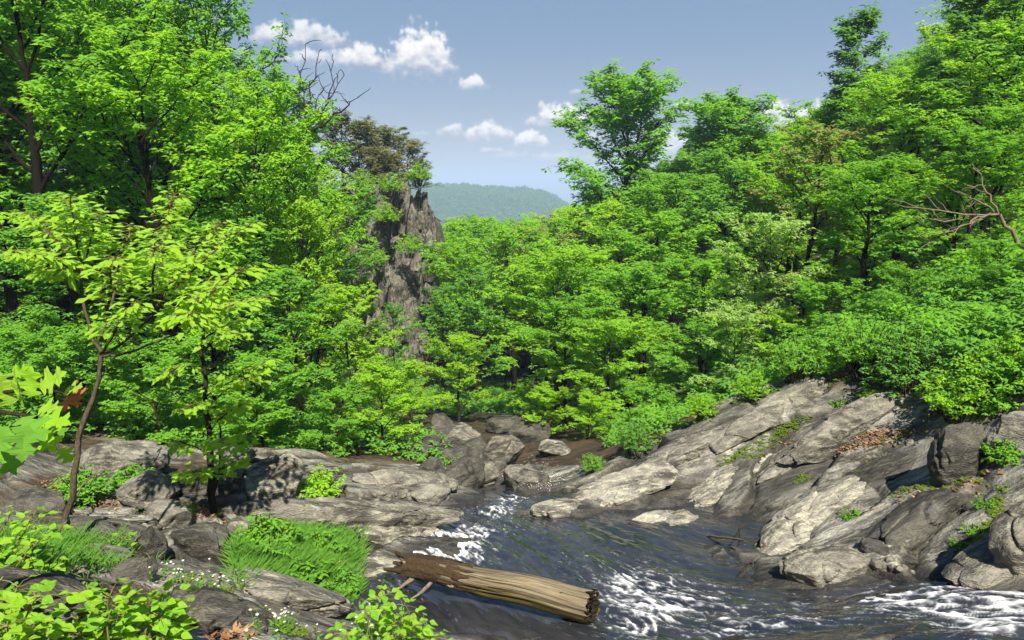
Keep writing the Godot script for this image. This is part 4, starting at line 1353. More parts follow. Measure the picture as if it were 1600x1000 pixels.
func build_named_trees() -> void:
	# the wooded bank on the side of the cliff
	tree("oak_deep", 40, -140, 15.5, 420, "tall dark limbed tree at the picture's left margin with forked black trunk", "oak_tree")
	tree("hickory", 225, 40, 15.5, 330, "big bright hickory like tree rising behind the forked sapling", "leafy_tree")
	tree("oak", 120, -120, 21, 330, "tall tree behind the bright one, its twigs open against the sky")
	tree("oak_deep", 330, -60, 23, 250, "darker high tree whose top branch reaches out over the small clouds")
	tree("hickory", 400, 100, 19, 230, "bright rounded tree just below the bare dead snag")
	tree("oak", 455, 178, 24, 190, "olive green tree with drooping sprays beside the dead snag")
	tree("maple", 470, 300, 19, 170, "light green tree below the snag, in front of the cliff's shoulder")
	tree("maple", 545, 440, 17.5, 160, "yellow green tree whose skirts hide the foot of the cliff", "maple_tree")
	tree("birch", 455, 420, 15.5, 230, "dense fine leaved tree above the pale pointed boulder")
	tree("fresh", 590, 560, 15.0, 170, "low fresh green tree leaning over the upper grey ledge", "maple_tree")
	tree("understory", 520, 600, 14.2, 190, "low spreading tree right behind the long ledge", "understory_tree")
	tree("understory", 405, 545, 13.4, 200, "shaded small tree between the thin stem sapling and the long ledge", "understory_tree")
	tree("understory", 235, 520, 13.4, 210, "shaded small tree above the flat topped boulder", "understory_tree")
	tree("understory", 70, 500, 13.0, 220, "shaded small tree behind the big lobed leaves", "understory_tree")
	tree("oak_deep", 300, 330, 15.5, 220, "deep green tree between the two saplings, half hidden")
	tree("birch", 90, 300, 14.0, 240, "mid green tree behind the forked sapling's pale branches")
	tree("birch", 612, 470, 32, 70, "slender tree standing in front of the cliff's dark cleft")
	tree("maple", 506, 255, 43, 100, "light tree in front of the cliff's shaded side", "maple_tree")
	tree("hickory", 545, 400, 40, 80, "tree rising against the foot of the cliff")
	# across the gorge
	tree("beech", 880, 365, 25, 290, "wide layered beech like tree above the tilted gorge boulder", "beech_tree")
	tree("oak", 1020, 325, 29, 320, "broad oak with dark twisting limbs in the middle of the valley", "oak_tree")
	tree("beech", 960, 480, 20, 200, "layered tree with pale leaf edges over the water lip", "beech_tree")
	tree("birch", 745, 415, 36, 120, "slim tree with a leaning dark trunk near the cliff's right side")
	tree("birch", 690, 440, 39, 100, "small tree pressed against the cliff's right edge")
	tree("maple", 715, 520, 26, 120, "light green small tree at the bottom of the gorge by the cliff")
	tree("oak", 1100, 400, 24, 190, "tree with a crooked trunk at the far end of the rock slope", "oak_tree")
	tree("fresh", 920, 610, 17.5, 130, "low bright tree hanging over the gorge rim beside the white water", "maple_tree")
	tree("understory", 1010, 600, 16.0, 150, "low spreading tree at the end of the layered ridge", "understory_tree")
	tree("fresh", 850, 600, 21, 120, "small tree above the brown gorge boulder, its branches hanging down", "maple_tree")
	tree("tall_oak", 985, 97, 45, 230, "tall open crowned tree standing alone against the sky", "oak_tree")
	tree("tall_oak", 1150, 138, 40, 210, "dark topped tree reaching above the right slope's edge near the cloud", "oak_tree")
	tree("thin_tall", 1340, -2, 30, 110, "thin tall dark tree sticking up above the slope", "oak_tree")
	tree("thin_tall", 1530, -60, 22, 220, "dark high tree at the upper corner with leaves against the sky", "oak_tree")
	tree("oak", 1290, 150, 31, 220, "rounded tree on the slope just below the thin tall tree")
	tree("hickory", 1425, 95, 24, 270, "wide bright tree filling the slope below the upper corner")
	tree("oak", 1590, 20, 19, 320, "large tree with bare crossing branches at the picture's right margin")
	tree("beech", 1250, 240, 27, 230, "layered light tree in the middle of the right slope", "beech_tree")
	tree("birch", 1140, 230, 36, 170, "tree below the dark topped one, its trunk visible in the gap")
	tree("hickory", 1370, 250, 20, 250, "tree with pale dead sticks showing through its crown")
	tree("beech", 1500, 240, 16, 260, "layered tree whose boughs sweep down beside two straight dark trunks", "beech_tree")
	tree("dogwood", 1210, 330, 20, 210, "dogwood with whitish leaf sprays on the slope", "dogwood_tree")
	tree("dogwood", 1150, 470, 17, 140, "small dogwood with pale bracts low above the gorge edge", "dogwood_tree")
	tree("clear", 1365, 235, 16.0, 200, "tree with a straight dark trunk rising out of the thicket")
	tree("clear", 1535, 190, 15.0, 190, "straight dark trunk with high boughs behind the shaded hollow")
	tree("clear", 1580, 150, 16.0, 170, "thin straight dark trunk at the margin beside the other straight trunk")
	tree("clear", 990, 400, 22.5, 200, "dark trunked tree in the middle of the valley, crown spreading over its neighbours", "oak_tree")
	tree("clear", 885, 455, 21.0, 150, "slender dark trunk standing over the gorge rim under layered boughs", "oak_tree")
	tree("understory", 1300, 430, 14.5, 200, "small tree in the thicket above the long rounded block", "understory_tree")
	tree("understory", 1420, 440, 13.0, 200, "small tree with tiered leaf layers over the shaded hollow", "understory_tree")
	tree("understory", 1560, 400, 12.0, 230, "small tree with tiered leaf layers at the margin above the boulders", "understory_tree")
	tree("fresh", 1230, 480, 15.0, 150, "yellow green small tree left of the straight dark trunk", "maple_tree")
	tree("understory", 1110, 500, 18.5, 160, "dense small tree on the gorge side of the rock ridge", "understory_tree")
	tree("beech", 640, 590, 24, 120, "little layered tree down by the dark stones at the gorge edge", "beech_tree")
	# pines on the cliff
	for k in [["cedar_brown", 560, 182, 49, 0, "broad brown green evergreen on the cliff's high shoulder"], ["cedar", 596, 196, 51, 0, "green evergreen between two browner ones on the cliff top"], ["cedar_brown", 636, 212, 51, 0, "dark brown evergreen near the cliff's outer corner"],
			["pine", 622, 200, 53, 0, "tiered pine standing behind the brown evergreens on the cliff"], ["cedar", 655, 246, 50.5, 0, "small evergreen leaning out over the cliff's drop"], ["cedar", 532, 172, 47, 0, "evergreen half hidden behind the leafy trees by the dead snag"], ["cedar_brown", 606, 238, 49, 0, "low brown evergreen right at the cliff's brink"], ["cedar_brown", 578, 225, 47.6, 0, "low ragged evergreen over the shaded side of the cliff"]]:
		var top := P(k[1], k[2], k[3])
		var foot := P(k[1], 300.0, k[3])
		made_spots.append(Vector2(top.x, -top.z))
		plant_at(kinds[k[0]], "pine_tree", Vector3(top.x, foot.y, top.z), top.y - foot.y, 1.15, float(k[1]), k[5], "pine tree")
	for k in [[604, 352, 46.6, 40, "light green bush clinging to a ledge of the cliff"], [612, 305, 47.5, 30, "small bush at the top of the cliff face"], [640, 400, 46.2, 40, "bush growing from the cleft in the cliff"],
			[566, 300, 46.0, 40, "green bush hiding the cliff's high shoulder"], [556, 345, 45.5, 40, "low bush on the shaded side of the cliff"], [584, 420, 45.2, 40, "bush at the foot of the cliff's shaded side"], [655, 288, 49.0, 30, "little bush beside the pines at the cliff corner"]]:
		var p := P(k[0], k[1], k[2])
		plant_at(kinds.shrub_lime, "cliff_bush", p, 1.6, 1.0, float(k[0]), k[4], "bush", "", false)

func build_dead_snag() -> void:
	var r := _rng(77)
	var top := P(500, 80, 26)
	var foot := Vector3(P(470, 250, 26).x, 0, top.z)
	foot.y = H(foot.x, -foot.z)
	var o := thing("dead_tree", "bare dead grey tree with leafless crooked branches against the clouds", "dead tree", foot)
	var fork := P(478, 205, 26) - foot
	var b := Buf.new()
	tube(b, curve(Vector3(0, -0.3, 0), fork, Vector3(0.3, 0, 0), 10, r, 0.06), 0.15, 0.075, 7, 0.4)
	piece("trunk", solid(b), M.bark, o)
	for k in [[500, 82, 0.05], [520, 95, 0.04], [478, 72, 0.03], [535, 120, 0.035], [556, 150, 0.06], [470, 110, 0.03], [505, 140, 0.03]]:
		var to := P(k[0], k[1], 26 + r.randf_range(-0.8, 0.8)) - foot
		var s := Buf.new()
		var from := fork + Vector3(0, r.randf_range(-0.5, 0.1), 0)
		var path := curve(from, to, Vector3(r.randf_range(-0.3, 0.3), r.randf_range(-0.3, 0.0), 0), 8, r, 0.09)
		tube(s, path, k[2], 0.012, 5, 0.3)
		for q in 9:
			var i := 3 + q % 6
			var e := path[i] + Vector3(r.randf_range(-0.55, 0.55), r.randf_range(0.0, 0.55), r.randf_range(-0.4, 0.4))
			tube(s, curve(path[i], e, Vector3(0, 0.05, 0), 4, r, 0.05), 0.017, 0.006, 4)
		piece("branch", solid(s), M.bark, o)

func build_pale_deadwood() -> void:
	# a dead tree fallen against its neighbours: pale bare sticks cross in front of the leaves
	var r := _rng(78)
	var foot := P(1600, 430, 12.5)
	foot.y = H(foot.x, -foot.z)
	var o := thing("dead_tree", "leaning dead tree whose pale bare branches cross in front of the leaves", "dead tree", foot)
	var fork := P(1560, 335, 12.3) - foot
	var b := Buf.new()
	tube(b, curve(Vector3(0.3, -0.2, 0), fork, Vector3(0.2, 0, 0), 10, r, 0.05), 0.055, 0.03, 7, 0.4)
	piece("trunk", solid(b), M.bark_pale, o)
	for k in [[1430, 395, 0.022], [1480, 372, 0.02], [1500, 300, 0.016], [1415, 340, 0.018], [1395, 318, 0.02], [1520, 260, 0.02]]:
		var to := P(k[0], k[1], 12.3 + r.randf_range(-0.6, 0.3)) - foot
		var s := Buf.new()
		var path := curve(fork, to, Vector3(0, r.randf_range(-0.10, 0.12), 0), 9, r, 0.035)
		tube(s, path, k[2], 0.006, 6, 0.3)
		for q in 5:
			var i := 3 + q
			tube(s, curve(path[i], path[i] + Vector3(r.randf_range(-0.5, 0.0), r.randf_range(-0.15, 0.35), r.randf_range(-0.3, 0.3)), Vector3.ZERO, 4, r, 0.02), 0.010, 0.003, 4)
		piece("branch", solid(s), M.bark_pale, o)

# trees packed behind the ones above, each standing on the slope, none reaching above the wood's edge
func build_woods() -> void:
	var r := _rng(500)
	var zones := [
		# x0, x1, z0, z1, how many, kinds, label, group, least gap
		[-34.0, -9.0, 17.0, 44.0, 40, ["oak", "oak_deep", "hickory", "birch", "maple"], "%s tree crowded among others on the bank beside the cliff", "trees crowded on the cliff side bank", 2.3],
		[-4.5, 12.0, 34.0, 92.0, 66, ["oak", "poplar", "birch", "hickory", "oak_deep", "maple"], "%s tree filling the valley floor below the hazy ridge", "trees filling the valley floor", 2.6],
		[9.0, 44.0, 18.0, 88.0, 84, ["oak", "hickory", "poplar", "birch", "oak_deep", "maple"], "%s tree massed with others on the slope across the stream", "trees massed on the slope across the stream", 2.5],
		[-2.0, 80.0, 92.0, 150.0, 60, ["oak", "oak_deep", "hickory", "birch"], "%s far tree along the hillside edge under the sky", "far trees along the hillside edge", 4.0]]
	for z in zones:
		var n := 0
		var tries := 0
		while n < z[4] and tries < 4000:
			tries += 1
			var x: float = r.randf_range(z[0], z[1])
			var zf: float = lerpf(z[2], z[3], pow(r.randf(), 0.85))
			var ok := true
			for q in made_spots:
				if q.distance_squared_to(Vector2(x, zf)) < z[8] * z[8]:
					ok = false
					break
			if not ok:
				continue
			var g := H(x, zf)
			var at := to_picture(XZ(x, g, zf))
			if at.x < -260.0 or at.x > 1860.0:
				continue
			# keep the view of the cliff and of the dark cleft open
			var tall := r.randf_range(8.5, 13.5) + (4.0 if zf > 55.0 else 0.0)
			var limit := P(at.x, skyline(at.x) + (r.randf_range(0.0, 16.0) if at.x > 680.0 and at.x < 900.0 else r.randf_range(2.0, 26.0)), at.z).y - g
			tall = minf(tall, limit)
			if zf < 48.0 and at.x > 515.0 and at.x < 705.0:
				tall = minf(tall, P(at.x, 470.0, at.z).y - g)
			if tall < 4.0:
				continue
			var kind: String = z[5][r.randi() % (z[5] as Array).size()]
			var pr: Dictionary = kinds[kind]
			made_spots.append(Vector2(x, zf))
			var look: String = {"oak": "broad mid green", "oak_deep": "deeper green", "hickory": "bright yellowish", "birch": "fine leaved", "beech": "layered light", "poplar": "olive tinted", "maple": "fresh lime"}[kind]
			plant_at(pr, "leafy_tree", XZ(x, g, zf), tall, r.randf_range(0.9, 1.3), r.randf() * TAU, (z[6] as String) % [("tall " if tall > 9.5 else "low ") + look], "tree", z[7], zf < 60.0)
			n += 1
	# farther up the hill only a mass of crowns can be made out
	var spots: Array = []
	for k in 1500:
		var x := r.randf_range(-20.0, 165.0)
		var zf := r.randf_range(128.0, 400.0)
		var g := H(x, zf)
		var at := to_picture(XZ(x, g, zf))
		var limit := P(at.x, skyline(clampf(at.x, 0, 1600)) + 6.0, at.z).y - g
		var s := minf(r.randf_range(0.8, 1.3), limit / 10.0)
		if s < 0.3:
			continue
		spots.append(Transform3D(Basis(Vector3.UP, r.randf() * TAU).scaled(Vector3(s * 1.1, s, s * 1.1)), XZ(x, g, zf)))
	var o := scatter("hillside_forest", far_crown(8, 10.0, 4.0, 900, 0.85), M.far_leaf, spots)
	tag(o, "distant forest covering the far hillside", "forest")

# leafy ground cover: nobody could count it
func build_undergrowth() -> void:
	var r := _rng(321)
	var clumps := [[], [], []]
	for k in 5200:
		var x := r.randf_range(-26.0, 30.0)
		var zf := lerpf(6.0, 46.0, pow(r.randf(), 1.4))
		if absf(x) > zf * 0.9 + 2.0:
			continue
		if zf < 19.0 and bare(x, zf) > 0.15:
			continue
		if x > -0.6 - (zf - 12.0) * 0.32 and x < 1.9 + (zf - 12.0) * 0.12 and zf < 27.0:
			continue
		var s := r.randf_range(0.5, 1.15)
		clumps[k % 3].append(Transform3D(Basis(Vector3.UP, r.randf() * TAU).scaled(Vector3(s, s * r.randf_range(0.6, 1.1), s)), XZ(x, H(x, zf) - 0.05, zf)))
	for k in 2600:
		var near_right := k % 2 == 0
		var x := r.randf_range(5.6, 15.0) if near_right else r.randf_range(-15.0, -4.0)
		var zf := r.randf_range(7.0, 17.0)
		if bare(x, zf) > 0.1:
			continue
		var s := r.randf_range(0.6, 1.2)
		clumps[k % 3].append(Transform3D(Basis(Vector3.UP, r.randf() * TAU).scaled(Vector3(s, s * r.randf_range(0.7, 1.3), s)), XZ(x, H(x, zf) - 0.05, zf)))
	var mats := ["leaf_mid", "leaf_deep", "leaf_blue"]
	for k in 3:
		var b := Buf.new()
		var rr := _rng(60 + k)
		for q in 34:
			var a := rr.randf() * TAU
			var p := Vector3(cos(a), 0, sin(a)) * sqrt(rr.randf()) * 0.5 + Vector3(0, rr.randf_range(0.05, 0.5), 0)
			tuft(b, p, Vector3(cos(a), 0.1, sin(a)), 0.10, rr, 6)
		var o := scatter("undergrowth", solid(b, false), M[mats[k]], clumps[k])
		tag(o, ["mid green low undergrowth on the forest floor", "deep green low undergrowth on the forest floor", "blue green low undergrowth on the forest floor"][k], "undergrowth")

# ---------------------------------------------------------------- saplings and near plants with leaves of their own
func outline_leaf(half: Array, fold: float, curl: float) -> ArrayMesh:
	# half: (out, along) pairs of the right edge from stalk to tip; the leaf lies along +y, its face towards +z
	var b := Buf.new()
	var n := half.size()
	for k in n:
		b.v.append(Vector3(0, half[k][1] if k == 0 or k == n - 1 else lerpf(half[0][1], half[n - 1][1], float(k) / (n - 1)), 0))
	for sgn in [1.0, -1.0]:
		for k in n:
			b.v.append(Vector3(half[k][0] * sgn, half[k][1], 0))
	for k in n - 1:
		b.i.append_array([k, k + 1, n + k, k + 1, n + k + 1, n + k])
		b.i.append_array([k, 2 * n + k, k + 1, k + 1, 2 * n + k, 2 * n + k + 1])
	for k in b.v.size():
		var p := b.v[k]
		p.z = absf(p.x) * fold - curl * p.y * p.y + 0.04 * sin(p.y * 9.0 + p.x * 7.0)
		b.v[k] = p
	return solid(b, false)

# right edges of leaves, from stalk to tip
const OVATE := [[0.0, 0.0], [0.012, 0.08], [0.16, 0.14], [0.27, 0.28], [0.30, 0.42], [0.26, 0.58], [0.18, 0.74], [0.08, 0.90], [0.0, 1.0]]
const LONG := [[0.0, 0.0], [0.01, 0.08], [0.10, 0.18], [0.17, 0.34], [0.21, 0.52], [0.20, 0.68], [0.12, 0.84], [0.04, 0.95], [0.0, 1.0]]
const OAK := [[0.0, 0.0], [0.012, 0.12], [0.10, 0.16], [0.30, 0.20], [0.24, 0.26], [0.12, 0.29], [0.17, 0.36], [0.44, 0.42], [0.40, 0.49], [0.46, 0.55], [0.26, 0.54], [0.13, 0.56], [0.18, 0.64], [0.36, 0.74], [0.28, 0.78], [0.24, 0.83], [0.10, 0.80], [0.10, 0.88], [0.06, 0.94], [0.0, 1.0]]
const MAPLE := [[0.0, 0.0], [0.012, 0.10], [0.20, 0.08], [0.34, 0.10], [0.28, 0.22], [0.46, 0.46], [0.36, 0.48], [0.38, 0.58], [0.16, 0.50], [0.20, 0.72], [0.12, 0.74], [0.05, 0.90], [0.0, 1.0]]

func aim(dir: Vector3, up: Vector3, L: float) -> Basis:
	var y := dir.normalized()
	var x := y.cross(up).normalized()
	return Basis(x * L, y * L, x.cross(y) * L)

# stems: [points in world, r0, r1]; leaves are set along the last part of every stem
func leafy(o: Node3D, stems: Array, shape: ArrayMesh, mats: Array, L: float, per: int, from: float, spread: float, sd: int, bark: String, droop := 0.35, most := 300) -> void:
	var r := _rng(sd)
	var all: Array = []
	for s in stems:
		var b := Buf.new()
		var pts: PackedVector3Array = s[0]
		tube(b, pts, s[1], s[2], 6, 0.3)
		piece("branch" if s.size() > 3 else "stem", solid(b), M[bark], o)
		if s.size() > 3 and s[3] == 0:
			continue
		var n: int = s[3] if s.size() > 3 else per
		for k in n:
			var t := lerpf(from, 1.0, (k + r.randf() * 0.8) / n)
			var i := clampf(t * (pts.size() - 1), 0.0, pts.size() - 1.01)
			var c := pts[int(i)].lerp(pts[int(i) + 1], i - int(i))
			var alg := (pts[int(i) + 1] - pts[int(i)]).normalized()
			var a := k * 2.4 + r.randf_range(-0.5, 0.5)
			var off := Vector3(cos(a), r.randf_range(-0.35, 0.35), sin(a)) * spread * r.randf_range(0.15, 1.0)
			var dir := (Vector3(cos(a), -droop + r.randf_range(-0.35, 0.35), sin(a)) + alg * 0.5).normalized()
			all.append([c + off, dir, L * r.randf_range(0.65, 1.2), c])
	# the ones nearest the eye show largest
	all.sort_custom(func(p: Array, q: Array) -> bool: return (o.position + p[0]).length() / p[2] < (o.position + q[0]).length() / q[2])
	var rest := Buf.new()
	var stalks := Buf.new()
	for k in all.size():
		var q: Array = all[k]
		tube(stalks, PackedVector3Array([q[3], (q[3] + q[0]) * 0.5 + Vector3(0, 0.01, 0), q[0]]), 0.0022, 0.0012, 3)
		var up := Vector3(r.randf_range(-0.4, 0.4), 1, r.randf_range(-0.1, 0.7))
		if k < most:
			var m := piece("leaf", shape, M[mats[k % mats.size()]], o)
			m.transform = Transform3D(aim(q[1], up, q[2]), q[0])
		else:
			leaf(rest, q[0], q[1], up, q[2], q[2] * 0.5)
	piece("leaf_stalks", solid(stalks, false), M.leaf_olive, o).set_meta("kind", "stuff")
	if rest.i.size():
		piece("foliage", solid(rest, false), M[mats[0]], o).set_meta("kind", "stuff")

func bough(a: Vector3, c: Vector3, bend: Vector3, r: RandomNumberGenerator, n := 8) -> PackedVector3Array:
	return curve(a, c, bend, n, r, a.distance_to(c) * 0.014)

func build_saplings() -> void:
	var long_leaf := outline_leaf(LONG, 0.16, 0.28)
	var ovate := outline_leaf(OVATE, 0.18, 0.22)
	var maple := outline_leaf(MAPLE, 0.12, 0.25)
	var oak := outline_leaf(OAK, 0.10, 0.18)
	var r := _rng(140)
	# the forked yellow green sapling
	var d := 7.9
	var foot := hit(92, 838)
	d = -foot.z * CP - foot.y * SP
	var o := thing("forked_sapling", "yellow green sapling with pale forked branches and big drooping leaves", "sapling", foot)
	var fork := P(160, 556, d) - foot
	var stems: Array = [[bough(Vector3(0, -0.2, 0), fork, Vector3(-0.04, 0, 0), r, 10), 0.028, 0.019, 0]]
	for k in [[128, 430, 0.0, 0.017, 0], [168, 500, 0.1, 0.014, 0], [240, 492, 0.1, 0.014, 0], [268, 522, -0.2, 0.012, 0]]:
		stems.append([bough(fork, P(k[0], k[1], d + k[2]) - foot, Vector3(-0.05, -0.06, 0), r), k[3], k[3] * 0.6, 0])
	for k in [[128, 430, 40, 330, 0.3, 26], [128, 430, 110, 305, -0.2, 26], [128, 430, 20, 395, -0.4, 22], [128, 430, 160, 330, 0.0, 22], [168, 500, 205, 350, 0.3, 26], [168, 500, 180, 400, -0.4, 22], [240, 492, 305, 400, 0.1, 26], [240, 492, 270, 300, 0.4, 28], [240, 492, 240, 380, -0.4, 24],
			[240, 492, 345, 345, 0.3, 26], [240, 492, 395, 345, 0.0, 22], [268, 522, 330, 460, -0.2, 24], [268, 522, 385, 420, -0.3, 24], [268, 522, 300, 490, -0.3, 20], [160, 556, 215, 470, -0.3, 18], [128, 430, 70, 430, -0.1, 18], [268, 522, 400, 470, 0.2, 14]]:
		stems.append([bough(P(k[0], k[1], d) - foot, P(k[2], k[3], d + k[4] * 1.6) - foot, Vector3(0, 0.05, 0), r), 0.012, 0.004, k[5] * 4])
	leafy(o, stems, long_leaf, ["leaf_lime", "leaf_yellow", "leaf_bright"], 0.105, 20, 0.25, 0.17, 141, "bark_grey", 0.30)
	# the thin stemmed sapling in front of the boulders
	foot = hit(329, 803)
	d = -foot.z * CP - foot.y * SP
	o = thing("thin_sapling", "thin dark stem sapling with tiers of light leaves standing among the boulders", "sapling", foot)
	var mid := P(322, 640, d) - foot
	var tip := P(318, 470, d) - foot
	stems = [[bough(Vector3(0, -0.15, 0), mid, Vector3(0.03, 0, 0), r, 10), 0.046, 0.030, 0], [bough(mid, tip, Vector3(-0.02, 0, 0), r, 8), 0.030, 0.012, 0], [bough(Vector3(0.05, 0.2, 0.03), P(342, 660, d) - foot, Vector3(0.05, 0, 0), r, 8), 0.016, 0.008, 8]]
	for k in [[0.15, 300, 740, -0.3, 18], [0.1, 375, 720, -0.3, 22], [0.2, 400, 670, 0.2, 26], [0.3, 270, 690, 0.2, 22], [0.4, 385, 630, -0.2, 26], [0.5, 290, 640, -0.3, 24], [0.5, 425, 560, 0.3, 22], [0.6, 400, 590, -0.2, 26], [0.7, 250, 590, 0.2, 20], [0.8, 370, 520, -0.3, 24], [0.85, 390, 500, 0.2, 20], [0.9, 285, 510, -0.1, 22], [1.0, 340, 440, 0.1, 22], [1.0, 300, 450, 0.2, 18], [0.3, 350, 690, -0.5, 18], [0.95, 425, 465, 0.0, 18]]:
		var whole := [stems[0][0], stems[1][0]]
		var path: PackedVector3Array = whole[0] if k[0] < 0.5 else whole[1]
		var i: float = clampf((k[0] * 2.0 if k[0] < 0.5 else k[0] * 2.0 - 1.0) * (path.size() - 1), 4.0 if k[0] < 0.5 else 0.0, path.size() - 1)
		stems.append([bough(path[int(i)], P(k[1], k[2], d + k[3] * 1.8) - foot, Vector3(0, 0.06, 0), r), 0.010, 0.004, k[4] * 2])
	leafy(o, stems, maple, ["leaf_lime", "leaf_bright"], 0.115, 20, 0.25, 0.16, 142, "bark", 0.35)
	# the lobed leaves that hang in from the side, close to the eye
	foot = Vector3(-2.9, H(-2.9, 2.5), -2.5)
	o = thing("lobed_leaf_oak", "close branch of big toothed oak leaves hanging in at the picture's margin", "oak sapling", foot)
	var top := P(-150, 690, 2.5) - foot
	stems = [[bough(Vector3(0, -0.1, 0), top, Vector3(0.05, 0, 0), r), 0.03, 0.02, 0], [bough(top, P(60, 655, 2.4) - foot, Vector3(0, 0.05, 0), r), 0.012, 0.006, 0], [bough(top, P(110, 615, 2.5) - foot, Vector3(0, 0.08, 0), r), 0.010, 0.004, 0], [bough(top, P(20, 590, 2.5) - foot, Vector3(0, 0.05, 0), r), 0.009, 0.004, 0]]
	for s in stems:
		var b := Buf.new()
		tube(b, s[0], s[1], s[2], 7, 0.3)
		piece("branch", solid(b), M.bark, o)
	for k in [[60, 610, 118, 560, 95, 2.35, 0], [20, 640, -10, 560, 110, 2.5, 0], [50, 625, 40, 545, 90, 2.45, 1], [40, 640, 20, 600, 120, 2.3, 0], [100, 612, 150, 590, 60, 2.4, 0], [60, 655, 130, 660, 95, 2.35, 1], [55, 655, 90, 720, 105, 2.4, 1], [40, 655, 35, 735, 110, 2.35, 2], [20, 660, -30, 720, 120, 2.4, 2], [0, 650, -40, 620, 110, 2.45, 0], [70, 650, 125, 700, 80, 2.55, 2],
			[10, 600, 60, 545, 80, 2.6, 1], [-20, 620, -30, 540, 100, 2.6, 1], [30, 650, 75, 685, 110, 2.25, 2], [110, 612, 160, 612, 50, 2.45, 3], [112, 614, 130, 655, 46, 2.45, 3], [108, 610, 128, 580, 44, 2.5, 3], [105, 618, 95, 660, 44, 2.45, 3], [0, 690, 30, 760, 100, 2.5, 2], [-30, 700, -10, 780, 110, 2.5, 1], [90, 700, 140, 745, 60, 2.5, 1], [60, 640, 100, 630, 70, 2.2, 0]]:
		var p := P(k[0], k[1], k[5])
		var q := P(k[2], k[3], k[5] - 0.05)
		var m := piece("leaf", oak, M[["leaf_lime", "leaf_bright", "leaf_deep", "leaf_rust"][k[6]]], o)
		m.transform = Transform3D(aim(q - p, Vector3(0.1 + r.randf_range(-0.6, 0.6), 0.75, 0.65 + r.randf_range(-0.5, 0.3)), k[4] * 0.6 * k[5] / F), p - foot)
	# leafy seedlings along the near edge
	for k in [
			["leafy seedlings with oval leaves at the picture's lower corner", 30, 1020, [[-10, 940], [30, 915], [70, 930], [10, 980], [80, 975], [50, 1000], [-20, 1000]], 3.1, 13],
			["leafy seedlings in front of the dark rounded hump", 150, 1030, [[100, 960], [135, 915], [170, 930], [120, 995], [180, 975], [205, 960], [150, 960]], 3.3, 14],
			["leafy seedlings reaching toward the layered shelf", 250, 1040, [[215, 925], [255, 930], [285, 945], [230, 980], [270, 985], [240, 955]], 3.5, 14],
			["tall leafy seedling with oval leaves beside the dark leaning rock", -10, 960, [[20, 795], [55, 800], [85, 830], [40, 850], [10, 870], [70, 880], [100, 870], [-10, 830]], 4.3, 14],
			["bright green seedling in front of the log's near side", 600, 1040, [[600, 925], [635, 945], [570, 950], [650, 985], [690, 990], [560, 985], [620, 970], [590, 1000], [530, 990], [665, 970]], 4.7, 17],
			["young broad leaved seedling on the pale topped slab", 195, 880, [[190, 835], [205, 845], [180, 850]], 6.3, 6]]:
		var dd: float = k[4]
		var ft := P(k[1], k[2], dd)
		ft.y = minf(H(ft.x, -ft.z), ft.y)
		o = thing("leafy_seedling", k[0], "seedling", ft)
		stems = []
		for e in k[3]:
			var end := P(e[0], e[1], dd + r.randf_range(-0.35, 0.35))
			stems.append([bough(Vector3(r.randf_range(-0.06, 0.06), -0.05, r.randf_range(-0.06, 0.06)), end - ft, Vector3(0, 0.08, 0), r), 0.006, 0.0022, int(k[5] * 1.5)])
		leafy(o, stems, ovate, ["leaf_bright", "leaf_lime", "leaf_mid"], 0.072, 14, 0.40, 0.09, 150 + int(k[1]), "leaf_olive", 0.15)

